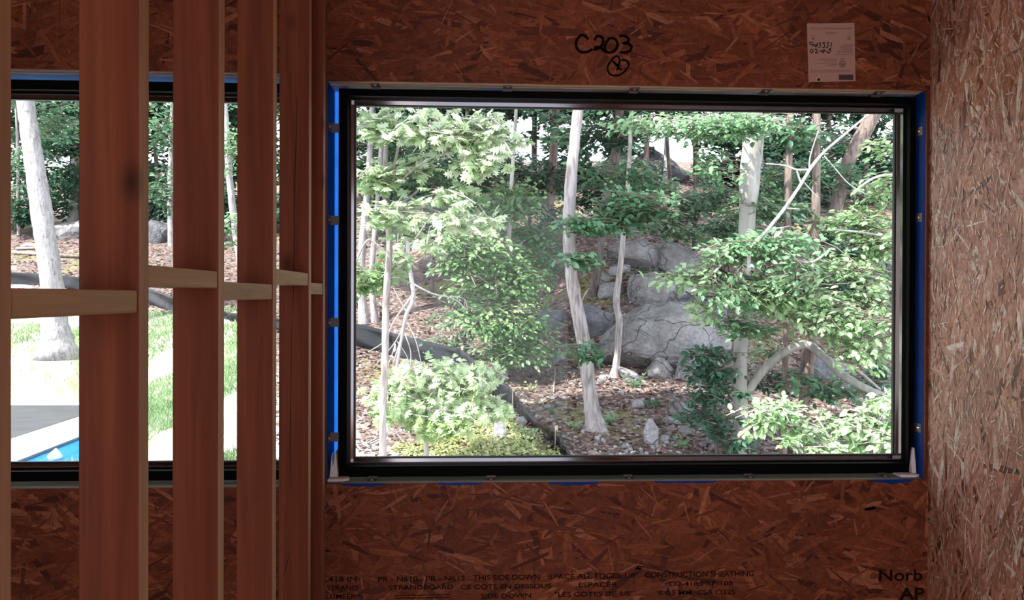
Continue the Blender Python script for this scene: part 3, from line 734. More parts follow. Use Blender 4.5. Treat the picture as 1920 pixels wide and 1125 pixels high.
rock(1330, 826, 24, 18, 24, 'reddish stone lying at the bottom of the slope near the beech', 'rock', .8, 0)
rock(1545, 690, 90, 60, 25, 'shaded dark rock under the arching beech limb', 'darkrock', .7, 12, 'boulder')
rock(1640, 715, 60, 46, 26, 'blue-grey boulder behind the end of the arching limb', 'darkrock', .8, 0, 'boulder')
rock(840, 378, 66, 46, 27, 'dark outcrop high on the slope among the maple leaves', 'darkrock', .7, -18, 'rock_ledge')
rock(1125, 318, 110, 58, 28, 'grey outcrop on the skyline behind the white-barked tree', 'darkrock', .6, -14, 'rock_ledge')
rock(1245, 318, 120, 44, 29, 'dark sloping outcrop on the skyline under the sky gaps', 'darkrock', .6, 30, 'rock_ledge')
rock(140, 432, 70, 36, 30, 'low grey outcrop on the crest beyond the far window', 'rock', .7, -8, 'rock_ledge')
rock(296, 436, 62, 46, 31, 'hump of grey rock on the crest, seen between the studs', 'darkrock', .7, 16, 'rock_ledge')
rock(62, 462, 44, 14, 32, 'pale flat rock on the leafy bank above the black fence', 'paperock', .6, 0)
rock(820, 490, 50, 26, 33, 'mossy flat rock on the shaded slope behind the saplings', 'rock', .7, -6)
rock(1035, 600, 60, 44, 34, 'shaded boulder half hidden by the sapling leaves', 'darkrock', .7, 0, 'boulder')
# loose stones
stone_src = [rock_mesh(1, .9, .7, 100 + i, 14, .4) for i in range(5)]
for me in stone_src: me.materials.append(M['paperock'])
r = random.Random(77)
spots_ = []
while len(spots_) < 120:
    px, py = r.uniform(1000, 1340), r.uniform(700, 850)
    if r.random() < .25: px, py = r.uniform(1090, 1300), r.uniform(500, 700)
    if px < 1000 + (py - 700)*.35: continue
    spots_.append((px, py))
for k, (px, py) in enumerate(spots_):
    g = ghit(px, py); o = bpy.data.objects.new('stone', stone_src[k % 5]); COL.objects.link(o)
    s = (.035 + .11*r.random()**2.5)*g.y/10*1.0; o.scale = (s, s, s); o.location = g + Vector((0, 0, s*.15)); o.rotation_euler = (r.uniform(-.4, .4), r.uniform(-.4, .4), r.uniform(0, 6))
    tag(o, 'small pale stone lying loose in the rubble on the slope', 'stone', 'loose stones on the slope')

# ---- silt fence
M['fence'] = plain('black_fence_fabric', (.006, .007, .011), .30, Specular_IOR_Level=.32)
fp_ = [(-120, 503, 526), (22, 510, 533), (90, 514, 537), (152, 520, 545), (215, 530, 556), (280, 541, 572), (325, 556, 585), (380, 572, 593), (420, 584, 600), (440, 587, 604), (520, 597, 618), (600, 603, 634), (668, 607, 650), (740, 625, 668), (800, 640, 684), (850, 652, 698), (866, 656, 712), (900, 684, 734), (930, 702, 750), (958, 730, 764), (975, 752, 786), (1000, 784, 806), (1022, 799, 822), (1044, 808, 850), (1056, 828, 866), (1070, 856, 892), (1095, 905, 950)]
fence = empty('silt_fence', tuple(ghit(866, 712)))
tag(fence, 'black fabric silt fence winding down the wooded slope', 'fence')
pts = smoothpath([(*a, ) for a in fp_], 8)
base = []
for (px, pt, pb) in pts:
    g = ghit(px, pb); base.append((g, at(px, pt, g.y)))
# even out the run so it stays a smooth line on the ground
Yb = np.array([b[0].y for b in base]); Yb = np.convolve(np.r_[[Yb[0]]*4, Yb, [Yb[-1]]*4], np.ones(9)/9, 'valid')
V = []; rows_ = 7; rr = random.Random(12); nP = len(pts)
ph = np.cumsum([rr.uniform(.4, 1.4) for _ in range(nP)])
for i, (px, pt, pb) in enumerate(pts):
    lo, hi = at(px, pb + 2, Yb[i]), at(px, pt, Yb[i])
    for k in range(rows_):
        s = k/(rows_-1); p = lo.lerp(hi, s)
        near = max(math.exp(-((px - q)/16.0)**2) for q in (152, 325, 440, 600, 740, 866, 962, 1044))
        amp = .008 + .055*near*(1 - .5*s)
        p = p + Vector((0, -1, 0))*(amp*math.sin(i*1.55)*math.sin(PI*min(1, s*1.3)) + .045*math.sin(i*.33 + s*4)*math.sin(s*PI)) + Vector((amp*.4*math.cos(i*1.55), 0, 0))
        V.append(p)
Fq = [(i*rows_+k, (i+1)*rows_+k, (i+1)*rows_+k+1, i*rows_+k+1) for i in range(nP-1) for k in range(rows_-1)]
fo = pydata('fabric', V, Fq, M['fence'], fence, True)
sm = fo.modifiers.new('thickness', 'SOLIDIFY'); sm.thickness = .008
M['stake'] = plain('stake_wood', (.45, .38, .30), .8)
for px in (152, 325, 440, 600, 740, 866, 962, 1044):
    i = min(range(nP), key=lambda k: abs(pts[k][0]-px)); lo, hi = at(pts[i][0], pts[i][2], Yb[i]), at(pts[i][0], pts[i][1], Yb[i])
    MB().box((lo.x-.016, lo.y+.045, lo.z-.1), (lo.x+.016, lo.y+.075, hi.z+.05)).build('stake', M['stake'], fence)

# ---- trees
def bark(name, c0, c1, s=1.0, fiss=1.0, blotch=None):
    t = NT(name); co = t.n('TexCoord').outputs['Object']
    p = t.n('VectorMath', {0: co, 1: (22*s, 22*s, 3.2*s)}, operation='MULTIPLY').outputs[0]
    n1 = t.n('TexNoise', {'Vector': p, 'Scale': 1.0, 'Detail': 5.0, 'Distortion': .7}).outputs[0]
    n2 = t.n('TexNoise', {'Vector': co, 'Scale': 6.0, 'Detail': 4.0}).outputs[0]
    c = t.ramp(n1, [(.32, c0), (.6, c1)]); c = t.mix(.4, c, t.ramp(n2, [(.3, .6), (.65, 1.0)]), 'MULTIPLY')
    if blotch:
        v = t.n('TexNoise', {'Vector': t.n('VectorMath', {0: co, 1: (1, 1, .35)}, operation='MULTIPLY').outputs[0], 'Scale': 26.0, 'Detail': 2.0}).outputs[0]
        c = t.mix(t.ramp(v, [(.60, 0), (.66, .7)]), c, blotch)
    b = t.n('Bump', {'Strength': .7*fiss, 'Distance': .03, 'Height': n1}).outputs[0]
    t.bsdf(Base_Color=c, Roughness=.85, Specular_IOR_Level=.2, Normal=b); return t.m
M['bark_pale'] = bark('pale_bark', (.20, .17, .17), (.44, .40, .41))
M['bark_white'] = bark('white_bark', (.28, .26, .27), (.46, .43, .45), 1, .5, (.15, .13, .13))
M['bark_beech'] = bark('smooth_grey_bark', (.27, .26, .25), (.40, .39, .37), .5, .3)
M['bark_dark'] = bark('dark_bark', (.055, .045, .045), (.16, .13, .125))
M['bark_brown'] = bark('brown_bark', (.10, .075, .065), (.26, .20, .185))
M['twig'] = plain('twig_bark', (.42, .38, .34), .8)
M['twig_dark'] = plain('dark_twig_bark', (.16, .13, .11), .8)

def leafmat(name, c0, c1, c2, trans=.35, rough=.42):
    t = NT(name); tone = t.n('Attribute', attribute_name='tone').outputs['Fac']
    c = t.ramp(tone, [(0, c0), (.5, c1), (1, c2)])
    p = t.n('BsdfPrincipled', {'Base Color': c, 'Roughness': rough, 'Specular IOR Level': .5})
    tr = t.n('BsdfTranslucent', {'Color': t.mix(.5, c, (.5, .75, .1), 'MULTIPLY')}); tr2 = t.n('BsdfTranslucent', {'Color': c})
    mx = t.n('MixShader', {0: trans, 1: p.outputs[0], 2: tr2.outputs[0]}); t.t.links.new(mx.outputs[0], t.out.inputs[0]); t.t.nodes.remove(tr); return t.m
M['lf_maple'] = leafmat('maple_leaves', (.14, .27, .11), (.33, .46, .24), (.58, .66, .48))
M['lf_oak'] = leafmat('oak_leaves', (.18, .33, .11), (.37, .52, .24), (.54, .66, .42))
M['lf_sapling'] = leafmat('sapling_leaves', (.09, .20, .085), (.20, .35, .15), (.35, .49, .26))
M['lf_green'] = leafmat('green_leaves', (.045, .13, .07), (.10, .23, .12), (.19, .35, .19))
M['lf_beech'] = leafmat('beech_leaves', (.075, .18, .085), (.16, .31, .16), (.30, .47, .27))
M['lf_beech_lit'] = leafmat('lit_beech_leaves', (.12, .25, .10), (.26, .42, .20), (.42, .58, .34))  # paler copy of the beech green, with sunlight put into the colour
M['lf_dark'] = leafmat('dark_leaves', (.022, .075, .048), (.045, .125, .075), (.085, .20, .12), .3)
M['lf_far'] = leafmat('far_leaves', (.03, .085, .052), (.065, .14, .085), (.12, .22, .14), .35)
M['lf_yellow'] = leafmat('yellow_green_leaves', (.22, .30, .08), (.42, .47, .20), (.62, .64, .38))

BEECH = (np.array([(0, 0, 0), (.30, .26, .05), (.34, 0, -.03), (.30, -.26, .05), (.70, .21, .03), (.72, 0, -.05), (.70, -.21, .03), (1, 0, -.10)]),
         np.array([(0, 2, 1), (0, 3, 2), (1, 2, 5), (1, 5, 4), (2, 3, 6), (2, 6, 5), (4, 5, 7), (5, 6, 7)]))
_mo = [(0, 0), (-.04, .30), (.20, .56), (.28, .20), (.52, .66), (.60, .18), (.84, .34), (.84, .10), (1.12, 0), (.84, -.10), (.84, -.34), (.60, -.18), (.52, -.66), (.28, -.20), (.20, -.56), (-.04, -.30)]
MAPLE = (np.array([(.45, 0, .05)] + [(x, y, -.10*(abs(y)*2)**1.5 - .06*x) for x, y in _mo]), np.array([(0, i+1, (i+1) % 16+1) for i in range(16)]))
OVAL = (np.array([(0, 0, 0), (.5, .30, .02), (.5, -.30, .02), (1, 0, -.06)]), np.array([(0, 2, 1), (1, 2, 3)]))
_c = []; _cf = []
for i, (a, dx, dz) in enumerate([(0, 0, 0), (2.0, -.2, .12), (4.1, -.15, -.1), (1.0, .25, .2), (5.2, .2, -.18)]):
    for x, y in ((0, 0), (.45, .22), (.45, -.22), (.9, 0)):
        _c.append((dx + x*math.cos(a) - y*math.sin(a), x*math.sin(a) + y*math.cos(a), dz - .1*x)); 
    _cf += [(4*i, 4*i+2, 4*i+1), (4*i+1, 4*i+2, 4*i+3)]
CLUMP = (np.array(_c), np.array(_cf))

def leaves(name, pos, fwd, up, size, tone, tmpl, mat, parent):
    pos, fwd, up = np.array(pos), np.array(fwd), np.array(up); size = np.array(size)
    fwd = fwd/np.linalg.norm(fwd, axis=1)[:, None]; rt = np.cross(up, fwd); rt /= np.linalg.norm(rt, axis=1)[:, None] + 1e-9; u = np.cross(fwd, rt)
    tv, tf = tmpl; n, k = len(pos), len(tv)
    V = pos[:, None] + size[:, None, None]*(tv[None, :, 0, None]*fwd[:, None] + tv[None, :, 1, None]*rt[:, None] + tv[None, :, 2, None]*u[:, None])
    Fc = tf[None] + (np.arange(n)*k)[:, None, None]
    return fastmesh(name, V.reshape(-1, 3), Fc.reshape(-1, 3), mat, parent, np.repeat(np.array(tone), k))

def spray(rg, base, tip, hw, leaf, acc, tw, tilt=.45, dens=1.0, tone=.5, curl=.35):
    ax = tip - base; L = np.linalg.norm(ax); a = ax/L
    upv = np.array([rg.normal(0, .25), -tilt + rg.normal(0, .2), 1.0]); upv -= a*np.dot(a, upv); upv /= np.linalg.norm(upv); sd_ = np.cross(a, upv)
    P, Fw, U_, S, T = acc
    nt = max(3, int(L/(leaf*1.05)*dens))
    path = [base, base + ax*.5 + np.array([0, 0, .06*L]), tip]; tw.append(path)
    for j in range(nt):
        s = .12 + .88*j/(nt-1); c = base + ax*s + np.array([0, 0, .2*L*s*(1-s)]); side = 1 if j % 2 else -1
        ln = hw*(.35 + .65*math.sin(PI*min(1, .15 + s*.8)))*rg.uniform(.6, 1.15)
        d = a*.55 + sd_*side*.85; d /= np.linalg.norm(d)
        m_ = max(2, int(ln/(leaf*.72)*dens)); tt = tone + rg.normal(0, .10)
        for q in range(m_):
            f = (q+.6)/m_; p = c + d*ln*f + np.array([0, 0, -.18*ln*f*f])
            sg = 1 if q % 2 else -1
            fw = d*.75 + np.cross(upv, d)*sg*.65 if q < m_-1 else d.copy()
            fw = fw + rg.normal(0, .18, 3) + np.array([0, 0, -.18])
            P.append(p); Fw.append(fw); U_.append(upv + rg.normal(0, curl, 3)); S.append(leaf*rg.uniform(.7, 1.2)); T.append(min(1, max(0, tt + rg.normal(0, .14))))

DENS = 2.1
def tree(name, label, cat, trunk, barkm, branches=(), blobs=(), leafkind=BEECH, leaf=.09, mat='lf_green', twigm='twig_dark', seed=1, group=None, flare=1.0, L=.7, tilt=.45, tone=.5, dens=1.0, twigs=True, nside=12, fname='foliage', curl=.35, crown=()):
    """trunk: (px, py, width px[, Y offset]) from the root up; Y comes from the ground under the root unless the first entry gives it"""
    rg = np.random.RandomState(seed); rn = random.Random(seed)
    if isinstance(trunk, dict): Y0 = trunk['Y']; tp = trunk['pts']; root = at(tp[0][0], tp[0][1], Y0)
    else: tp = trunk; root = ghit(tp[0][0], tp[0][1]); Y0 = root.y
    t_ = empty(name, tuple(root)); tag(t_, label, cat, group)
    P = [(at(p[0], p[1], Y0 + (p[3] if len(p) > 3 else 0)), p[2]/2*Y0/FPX) for p in tp]
    P = [(np.array([*a, b])) for a, b in P]
    sp_ = smoothpath(P, 5)
    pts_ = [Vector(q[:3]) for q in sp_]; rad = [max(q[3], .004) for q in sp_]
    if flare > 1:
        low = Vector(pts_[0]) - Vector((0, 0, .25)); pts_ = [low] + pts_; rad = [rad[0]*flare*1.15, rad[0]*flare, rad[1]*(1 + (flare-1)*.35)] + rad[2:]
    else: pts_ = [pts_[0] - Vector((0, 0, .15))] + pts_; rad = [rad[0]] + rad
    MB().tube(pts_, rad, nside, .07, rn).build('trunk', M[barkm], t_, True)
    bps = []
    for br in branches:
        q = [np.array([*at(p[0], p[1], Y0 + (p[3] if len(p) > 3 else 0)), p[2]/2*Y0/FPX]) for p in br]
        q = smoothpath(q, 5); bp = [Vector(x[:3]) for x in q]
        MB().tube(bp, [max(x[3], .003) for x in q], 8, .08, rn).build('branch', M[barkm], t_, True); bps += bp
    acc = ([], [], [], [], []); tws = []
    cand = np.array([list(p) for p in pts_ + bps])
    for b in blobs:
        px, py, rx, ry, n_ = b[:5]; dY = b[5] if len(b) > 5 else 0; tn = b[6] if len(b) > 6 else tone
        Yb_ = Y0 + dY; k = Yb_/FPX; c = np.array(at(px, py, Yb_)); R3 = np.array([rx*k, max(rx, ry)*k*.55, ry*k])
        j = cand[np.argmin(np.linalg.norm((cand - c)*np.array([1, 1, 1.3]), axis=1))]
        for i in range(int(round(n_*DENS)) if leafkind is BEECH else n_):
            v = rg.normal(0, 1, 3); v /= np.linalg.norm(v); v *= rg.uniform(0, 1)**.42
            tip = c + v*R3
            d = tip - j; d = d/(np.linalg.norm(d) + 1e-6) + np.array([rg.normal(0, .6), rg.normal(0, .5), rg.normal(0, .12)]); d[2] *= .45; d /= np.linalg.norm(d)
            ll = min(L, 1.2*max(R3[0], R3[2]))*rg.uniform(.6, 1.15); base = tip - d*ll
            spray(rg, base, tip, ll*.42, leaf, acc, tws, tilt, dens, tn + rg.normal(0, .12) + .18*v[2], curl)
        if twigs and n_ > 3:
            for i in range(max(1, n_//9)):
                e = c + rg.normal(0, .4, 3)*R3; tws.append([j, (j+e)/2 + np.array([0, 0, .08*np.linalg.norm(e-j)]), e])
    if acc[0]: leaves(fname, *acc[:4], acc[4], leafkind, M[mat], t_)
    if crown:  # unseen foliage added above the view to shade the slope
        cx, cy, cz, rx, ry, rz, n_ = crown; v = rg.normal(0, 1, (n_, 3)); v /= np.linalg.norm(v, axis=1)[:, None]; v *= rg.uniform(.3, 1, n_)[:, None]**.4
        up = rg.normal(0, .5, (n_, 3)); up[:, 2] += 1; fw = rg.normal(0, 1, (n_, 3)); fw[:, 2] *= .3
        leaves('unseen_shade_foliage', v*np.array([rx, ry, rz]) + np.array([cx, cy, cz]), fw, up, rg.uniform(.3, .5, n_), np.clip(rg.normal(.5, .2, n_), 0, 1), CLUMP, M[mat], t_)
    if twigs and tws:
        r0 = leaf*.045*1.1
        V = []; Fq = []
        for path in tws:
            o = len(V)
            for k_, p in enumerate(path):
                rr_ = r0*(1.6 - .5*k_)
                for a in range(3): V.append((p[0] + rr_*math.cos(a*2.1), p[1] + rr_*.5*math.sin(a*2.1), p[2] + rr_*math.sin(a*2.1 + .6)))
            for k_ in range(len(path)-1):
                for a in range(3): Fq.append((o+k_*3+a, o+k_*3+(a+1) % 3, o+k_*3+3+(a+1) % 3, o+k_*3+3+a))
        fastmesh('twigs', np.array(V), np.array(Fq), M[twigm], t_)
    return t_

# --- trees on the slope, seen through the big window
tree('deciduous_tree', 'tall white-barked tree rising through the middle of the big window', 'tree',
     [(1117, 806, 34), (1106, 740, 28), (1096, 650, 26), (1080, 570, 25), (1070, 500, 23), (1067, 420, 23), (1071, 330, 22), (1077, 270, 20), (1084, 200, 20), (1090, 90, 18), (1096, -120, 14)], 'bark_pale',
     blobs=[(1092, 425, 62, 20, 26, -.6, .55), (1080, 487, 42, 16, 16, -.6, .7), (1100, 655, 36, 26, 12, -.7, .4), (1190, 385, 95, 30, 40, -.2, .5), (1165, 420, 70, 18, 20, -.3, .6), (1050, 250, 40, 40, 10, .6, .3), (1160, 335, 70, 24, 12, 1.0, .2)],
     branches=[[(1070, 440, 6), (1110, 420, 4, -.2), (1180, 400, 3, -.3), (1250, 385, 2, -.3)], [(1078, 600, 5), (1092, 560, 4), (1105, 540, 2)]],
     leaf=.095, mat='lf_green', seed=11, flare=1.5, tone=.55, crown=(0.6, 11.5, 6.6, 3.2, 3.0, 1.3, 1500))
tree('slim_tree', 'slim crooked grey trunk with few leaves, beside the big rock face', 'tree',
     [(1152, 708, 15), (1158, 660, 13), (1161, 600, 13), (1155, 565, 13), (1162, 510, 11), (1167, 460, 10), (1172, 400, 9), (1180, 300, 8), (1186, 150, 6)], 'bark_pale', seed=12, flare=1.5,
     blobs=[(1190, 340, 60, 30, 10, .5, .3)], leaf=.10, mat='lf_dark')
tree('leaning_tree', 'dark leaning trunk in the rock pile, just past the white-barked tree', 'tree',
     [(1112, 552, 20), (1121, 500, 17), (1128, 440, 14), (1134, 380, 16), (1150, 310, 18), (1160, 240, 16), (1165, 120, 14)], 'bark_dark', seed=13, flare=1.2,
     blobs=[(1130, 260, 80, 30, 26, 0, .3), (1120, 370, 80, 34, 34, 1.0, .25), (1180, 380, 80, 24, 20, 1, .2)], leaf=.14, mat='lf_dark', crown=(2.5, 15.5, 8.0, 3.5, 3, 1.5, 1300))
tree('dark_tree', 'dark grey trunk in shade between the sapling and the white-barked tree', 'tree',
     [(1022, 462, 22), (1028, 400, 19), (1035, 330, 17), (1040, 250, 15), (1046, 100, 12)], 'bark_brown', seed=14,
     blobs=[(1035, 220, 40, 20, 12, 0, .35), (1020, 335, 60, 36, 26, 0, .3), (950, 320, 50, 40, 12, .5, .3)], leaf=.15, mat='lf_dark', crown=(-2.0, 16.5, 7.4, 3.5, 3, 1.4, 1300))
tree('maple_sapling', 'slender sapling with yellow-green leaves in front of the shaded slope', 'tree',
     [(943, 712, 14), (946, 640, 11), (950, 560, 10), (953, 470, 9), (957, 380, 8), (962, 300, 7), (968, 200, 6), (972, 60, 4)], 'bark_beech', seed=15, flare=1.6,
     blobs=[(900, 470, 80, 40, 30, -.4, .55), (965, 520, 70, 50, 34, -.2, .6), (940, 600, 80, 50, 44, -.3, .6), (1010, 590, 45, 50, 20, .2, .35), (850, 500, 45, 30, 12, -.4, .5), (960, 665, 66, 26, 20, -.3, .45), (870, 440, 60, 30, 18, -.4, .6), (1010, 640, 50, 40, 20, 0, .4), (930, 540, 110, 60, 30, .3, .5), (1010, 500, 40, 60, 20, .6, .25), (990, 430, 60, 40, 22, .6, .25), (920, 400, 60, 40, 22, 0, .45), (960, 370, 60, 40, 18, 0, .4)],
     branches=[[(950, 560, 4), (900, 520, 3, -.3), (850, 495, 2, -.4)], [(948, 620, 4), (905, 600, 3, -.3), (870, 625, 2, -.4)], [(953, 480, 4), (985, 450, 3, .2), (1010, 440, 2, .2)]],
     leaf=.095, mat='lf_sapling', tilt=.6)
tree('maple_tree', 'bright pale-leaved maple closest to the window on the stud wall side', 'tree',
     {'Y': 7.6, 'pts': [(718, 880, 15), (718, 780, 13), (722, 680, 13), (724, 560, 13), (730, 470, 12), (727, 400, 11), (722, 330, 10), (725, 240, 8), (728, 150, 6)]}, 'bark_pale', seed=16,
     branches=[[(727, 390, 7), (700, 318, 5), (672, 330, 4)], [(724, 350, 8), (742, 300, 6), (748, 250, 4)], [(727, 400, 6), (790, 350, 4), (790, 310, 3)], [(722, 470, 5), (690, 450, 4), (668, 490, 3)],
               [(728, 360, 5), (800, 300, 4, -.3), (900, 270, 3, -.5)], [(728, 400, 5), (800, 400, 3, -.2), (890, 420, 2, -.4)]],
     blobs=[(715, 235, 62, 40, 37, -.2, .75), (800, 235, 70, 36, 37, -.5, .8), (890, 240, 62, 34, 40, -.6, .85), (905, 300, 50, 34, 27, -.6, .7), (712, 330, 56, 40, 33, -.2, .65), (790, 300, 40, 30, 10, 0, .5), (740, 400, 70, 30, 33, -.3, .65), (890, 415, 54, 26, 27, -.5, .85), (860, 360, 60, 28, 24, -.4, .55), (790, 455, 50, 16, 8, -.4, .7), (690, 520, 46, 40, 27, .4, .25), (745, 500, 34, 34, 13, .4, .3), (950, 260, 34, 34, 10, -.3, .7)],
     leafkind=MAPLE, leaf=.092, mat='lf_maple', twigm='twig', tilt=.75, L=.5, dens=.8, crown=(-2.7, 6.4, 7.4, 1.5, 1.1, .8, 900))  # crown hung off to one side, out of view, to shade the slope
tree('oak_shrub', 'bushy pale green oak growing in front of the black fence', 'shrub',
     {'Y': 8.1, 'pts': [(800, 850, 10), (795, 780, 9), (790, 720, 7), (785, 680, 5)]}, 'bark_beech', seed=17,
     blobs=[(800, 715, 100, 36, 79, 0, .7), (880, 720, 50, 34, 36, 0, .8), (770, 760, 80, 30, 54, -.2, .6), (850, 780, 70, 34, 54, -.2, .75), (730, 740, 36, 44, 30, 0, .6), (895, 700, 34, 16, 18, .2, .6), (840, 700, 60, 30, 36, .2, .7), (825, 800, 50, 20, 23, -.3, .35), (930, 770, 30, 24, 18, 0, .8)],
     branches=[[(795, 780, 5), (850, 740, 3), (900, 710, 2)], [(792, 740, 5), (745, 710, 3), (715, 690, 2)]],
     leafkind=MAPLE, leaf=.088, mat='lf_oak', twigm='twig', tilt=.9, L=.42, dens=.8)
for px, y0, y1, wd, lab, sd_ in ((683, 606, 440, 18, 'white trunk at the very edge of the big window glass, rooted behind the black fence', 18), (703, 604, 452, 13, 'white trunk behind the maple, second one rooted behind the black fence', 19)):
    tree('birch_tree', lab, 'tree', [(px, y0, wd), (px-6, (y0+y1)/2, wd*.85), (px-2, y1, wd*.75), (px+8, 330, wd*.6), (px+16, 180, wd*.5)], 'bark_white', seed=sd_, flare=1.3, blobs=[(px+30, 300, 60, 50, 16, 1, .45)], leaf=.15, mat='lf_green')
tree('bare_sapling', 'leafless crooked sapling with many thin drooping twigs beside the maple', 'tree',
     {'Y': 9.0, 'pts': [(742, 700, 5), (752, 640, 6), (762, 590, 7), (775, 560, 8), (771, 520, 8), (765, 480, 7), (764, 440, 6), (758, 400, 5)]}, 'bark_white', seed=20,
     branches=[[(772, 555, 4), (740, 600, 3), (720, 640, 2), (690, 660, 1.5)], [(766, 580, 4), (756, 620, 3), (735, 690, 2)], [(770, 530, 4), (810, 550, 3), (850, 560, 2.5), (875, 580, 2)], [(845, 556, 2), (870, 560, 2), (876, 578, 1.5)],
               [(762, 600, 3), (780, 640, 2), (792, 690, 1.5)], [(760, 600, 3), (742, 640, 2), (700, 690, 1.5)], [(757, 620, 2.5), (770, 660, 2), (768, 700, 1.2)], [(740, 650, 2), (726, 700, 1.5), (740, 740, 1)], [(745, 640, 2), (765, 675, 1.5), (760, 720, 1)], [(765, 590, 3), (748, 560, 2), (738, 540, 1.5)], [(720, 640, 2), (715, 690, 1.4), (735, 730, 1)]])
# beech group on the right
tree('beech_tree', 'smooth grey beech trunk with a thick limb arching sideways, right of the big rock', 'tree',
     [(1390, 858, 30), (1390, 780, 27), (1387, 700, 26), (1392, 600, 27), (1398, 500, 33), (1400, 430, 30), (1406, 330, 37), (1411, 260, 38), (1412, 180, 34), (1412, 20, 28), (1412, -200, 20)], 'bark_beech', seed=21, flare=1.25,
     branches=[[(1396, 745, 18), (1415, 715, 17), (1445, 680, 16), (1480, 655, 16), (1515, 647, 17), (1545, 670, 15, -.2), (1575, 700, 15, -.4), (1610, 722, 13, -.6), (1655, 742, 12, -.8)],
               [(1583, 706, 9, -.4), (1590, 730, 8, -.5), (1605, 748, 7, -.6), (1645, 754, 5, -.7), (1668, 750, 4, -.7)], [(1425, 300, 9), (1430, 255, 7, -.2), (1440, 220, 5, -.3)],
               [(1400, 500, 8), (1430, 487, 6, -.5), (1470, 480, 5, -1.0), (1520, 492, 4, -1.2), (1560, 465, 3, -1.3)], [(1398, 520, 6), (1370, 485, 5, -.5), (1340, 510, 4, -1)], [(1555, 680, 8, -.3), (1600, 690, 6, -.2), (1650, 730, 5, 0)]],
     blobs=[(1380, 235, 80, 24, 30, -.8, .6), (1335, 310, 36, 50, 12, -.6, .45), (1480, 345, 60, 40, 22, .4, .4), (1450, 392, 80, 28, 26, .3, .45), (1400, 462, 80, 18, 26, -.9, .65), (1460, 450, 90, 16, 24, -.9, .5), (1390, 565, 60, 24, 20, -.9, .5), (1400, 615, 60, 22, 20, -.7, .45), (1430, 660, 40, 12, 6, .4, .5), (1460, 540, 60, 20, 18, -1.0, .6), (1280, 240, 80, 22, 20, -.5, .7), (1180, 232, 60, 20, 12, -.5, .8)],
     leaf=.088, mat='lf_beech', tilt=.5, crown=(3.2, 11.2, 6.4, 3.2, 2.6, 1.3, 1500))
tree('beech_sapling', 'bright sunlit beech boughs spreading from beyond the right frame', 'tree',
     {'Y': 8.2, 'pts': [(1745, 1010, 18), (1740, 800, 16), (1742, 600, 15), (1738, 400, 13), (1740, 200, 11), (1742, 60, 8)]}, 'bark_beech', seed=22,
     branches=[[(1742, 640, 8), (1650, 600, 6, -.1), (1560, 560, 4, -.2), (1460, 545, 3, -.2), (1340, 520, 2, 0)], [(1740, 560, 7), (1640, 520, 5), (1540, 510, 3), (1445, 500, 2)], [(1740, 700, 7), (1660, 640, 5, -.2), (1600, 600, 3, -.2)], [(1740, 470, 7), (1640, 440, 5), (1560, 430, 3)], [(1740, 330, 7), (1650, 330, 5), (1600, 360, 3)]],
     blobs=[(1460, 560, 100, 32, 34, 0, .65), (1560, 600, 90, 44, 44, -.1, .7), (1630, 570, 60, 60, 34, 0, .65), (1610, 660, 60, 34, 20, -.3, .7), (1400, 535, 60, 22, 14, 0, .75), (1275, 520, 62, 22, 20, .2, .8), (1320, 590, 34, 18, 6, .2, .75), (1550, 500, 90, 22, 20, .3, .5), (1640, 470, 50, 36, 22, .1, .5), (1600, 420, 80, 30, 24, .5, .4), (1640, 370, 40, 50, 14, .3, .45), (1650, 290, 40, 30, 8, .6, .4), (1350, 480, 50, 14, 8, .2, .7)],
     leaf=.09, mat='lf_beech_lit', tilt=.6)
tree('beech_shrub', 'bright green beech shoots low in the corner of the window by the board wall', 'shrub',
     {'Y': 6.9, 'pts': [(1640, 1000, 10), (1600, 900, 8), (1560, 830, 6), (1530, 780, 4)]}, 'bark_beech', seed=23,
     branches=[[(1600, 900, 5), (1640, 830, 3.5), (1665, 780, 2.5)], [(1560, 840, 4), (1500, 800, 3), (1440, 770, 2)], [(1580, 880, 4), (1510, 850, 3), (1470, 830, 2)]],
     blobs=[(1460, 768, 56, 24, 18, 0, .7), (1500, 800, 46, 20, 12, 0, .7), (1600, 800, 50, 40, 22, 0, .7), (1650, 770, 36, 50, 18, 0, .75), (1420, 800, 34, 12, 6, 0, .7), (1560, 840, 60, 16, 10, -.1, .6), (1650, 840, 40, 20, 8, 0, .7), (1480, 830, 24, 14, 4, -.2, .6), (1550, 780, 26, 18, 4, .2, .5)],
     leaf=.085, mat='lf_beech_lit', twigm='twig', tilt=.7, L=.5)
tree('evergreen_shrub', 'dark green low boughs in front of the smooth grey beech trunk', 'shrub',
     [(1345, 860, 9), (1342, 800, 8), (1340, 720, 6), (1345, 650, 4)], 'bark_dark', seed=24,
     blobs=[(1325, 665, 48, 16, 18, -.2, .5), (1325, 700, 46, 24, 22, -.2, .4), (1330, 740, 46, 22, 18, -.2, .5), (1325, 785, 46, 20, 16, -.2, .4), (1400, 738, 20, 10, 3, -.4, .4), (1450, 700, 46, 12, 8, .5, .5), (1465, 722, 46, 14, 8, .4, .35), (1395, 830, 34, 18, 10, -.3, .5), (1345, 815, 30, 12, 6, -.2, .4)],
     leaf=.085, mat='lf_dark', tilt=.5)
tree('oak_tree', 'rough brown trunk leaning towards the upper corner of the window', 'tree',
     [(1536, 560, 26), (1553, 470, 25), (1568, 390, 25), (1580, 330, 24), (1600, 285, 26), (1632, 225, 28), (1668, 150, 28), (1720, 30, 24)], 'bark_brown', seed=25,
     blobs=[(1600, 330, 60, 40, 14, -.5, .4), (1520, 260, 50, 40, 16, .5, .35), (1560, 440, 80, 40, 22, -.5, .3)], leaf=.13, mat='lf_green')
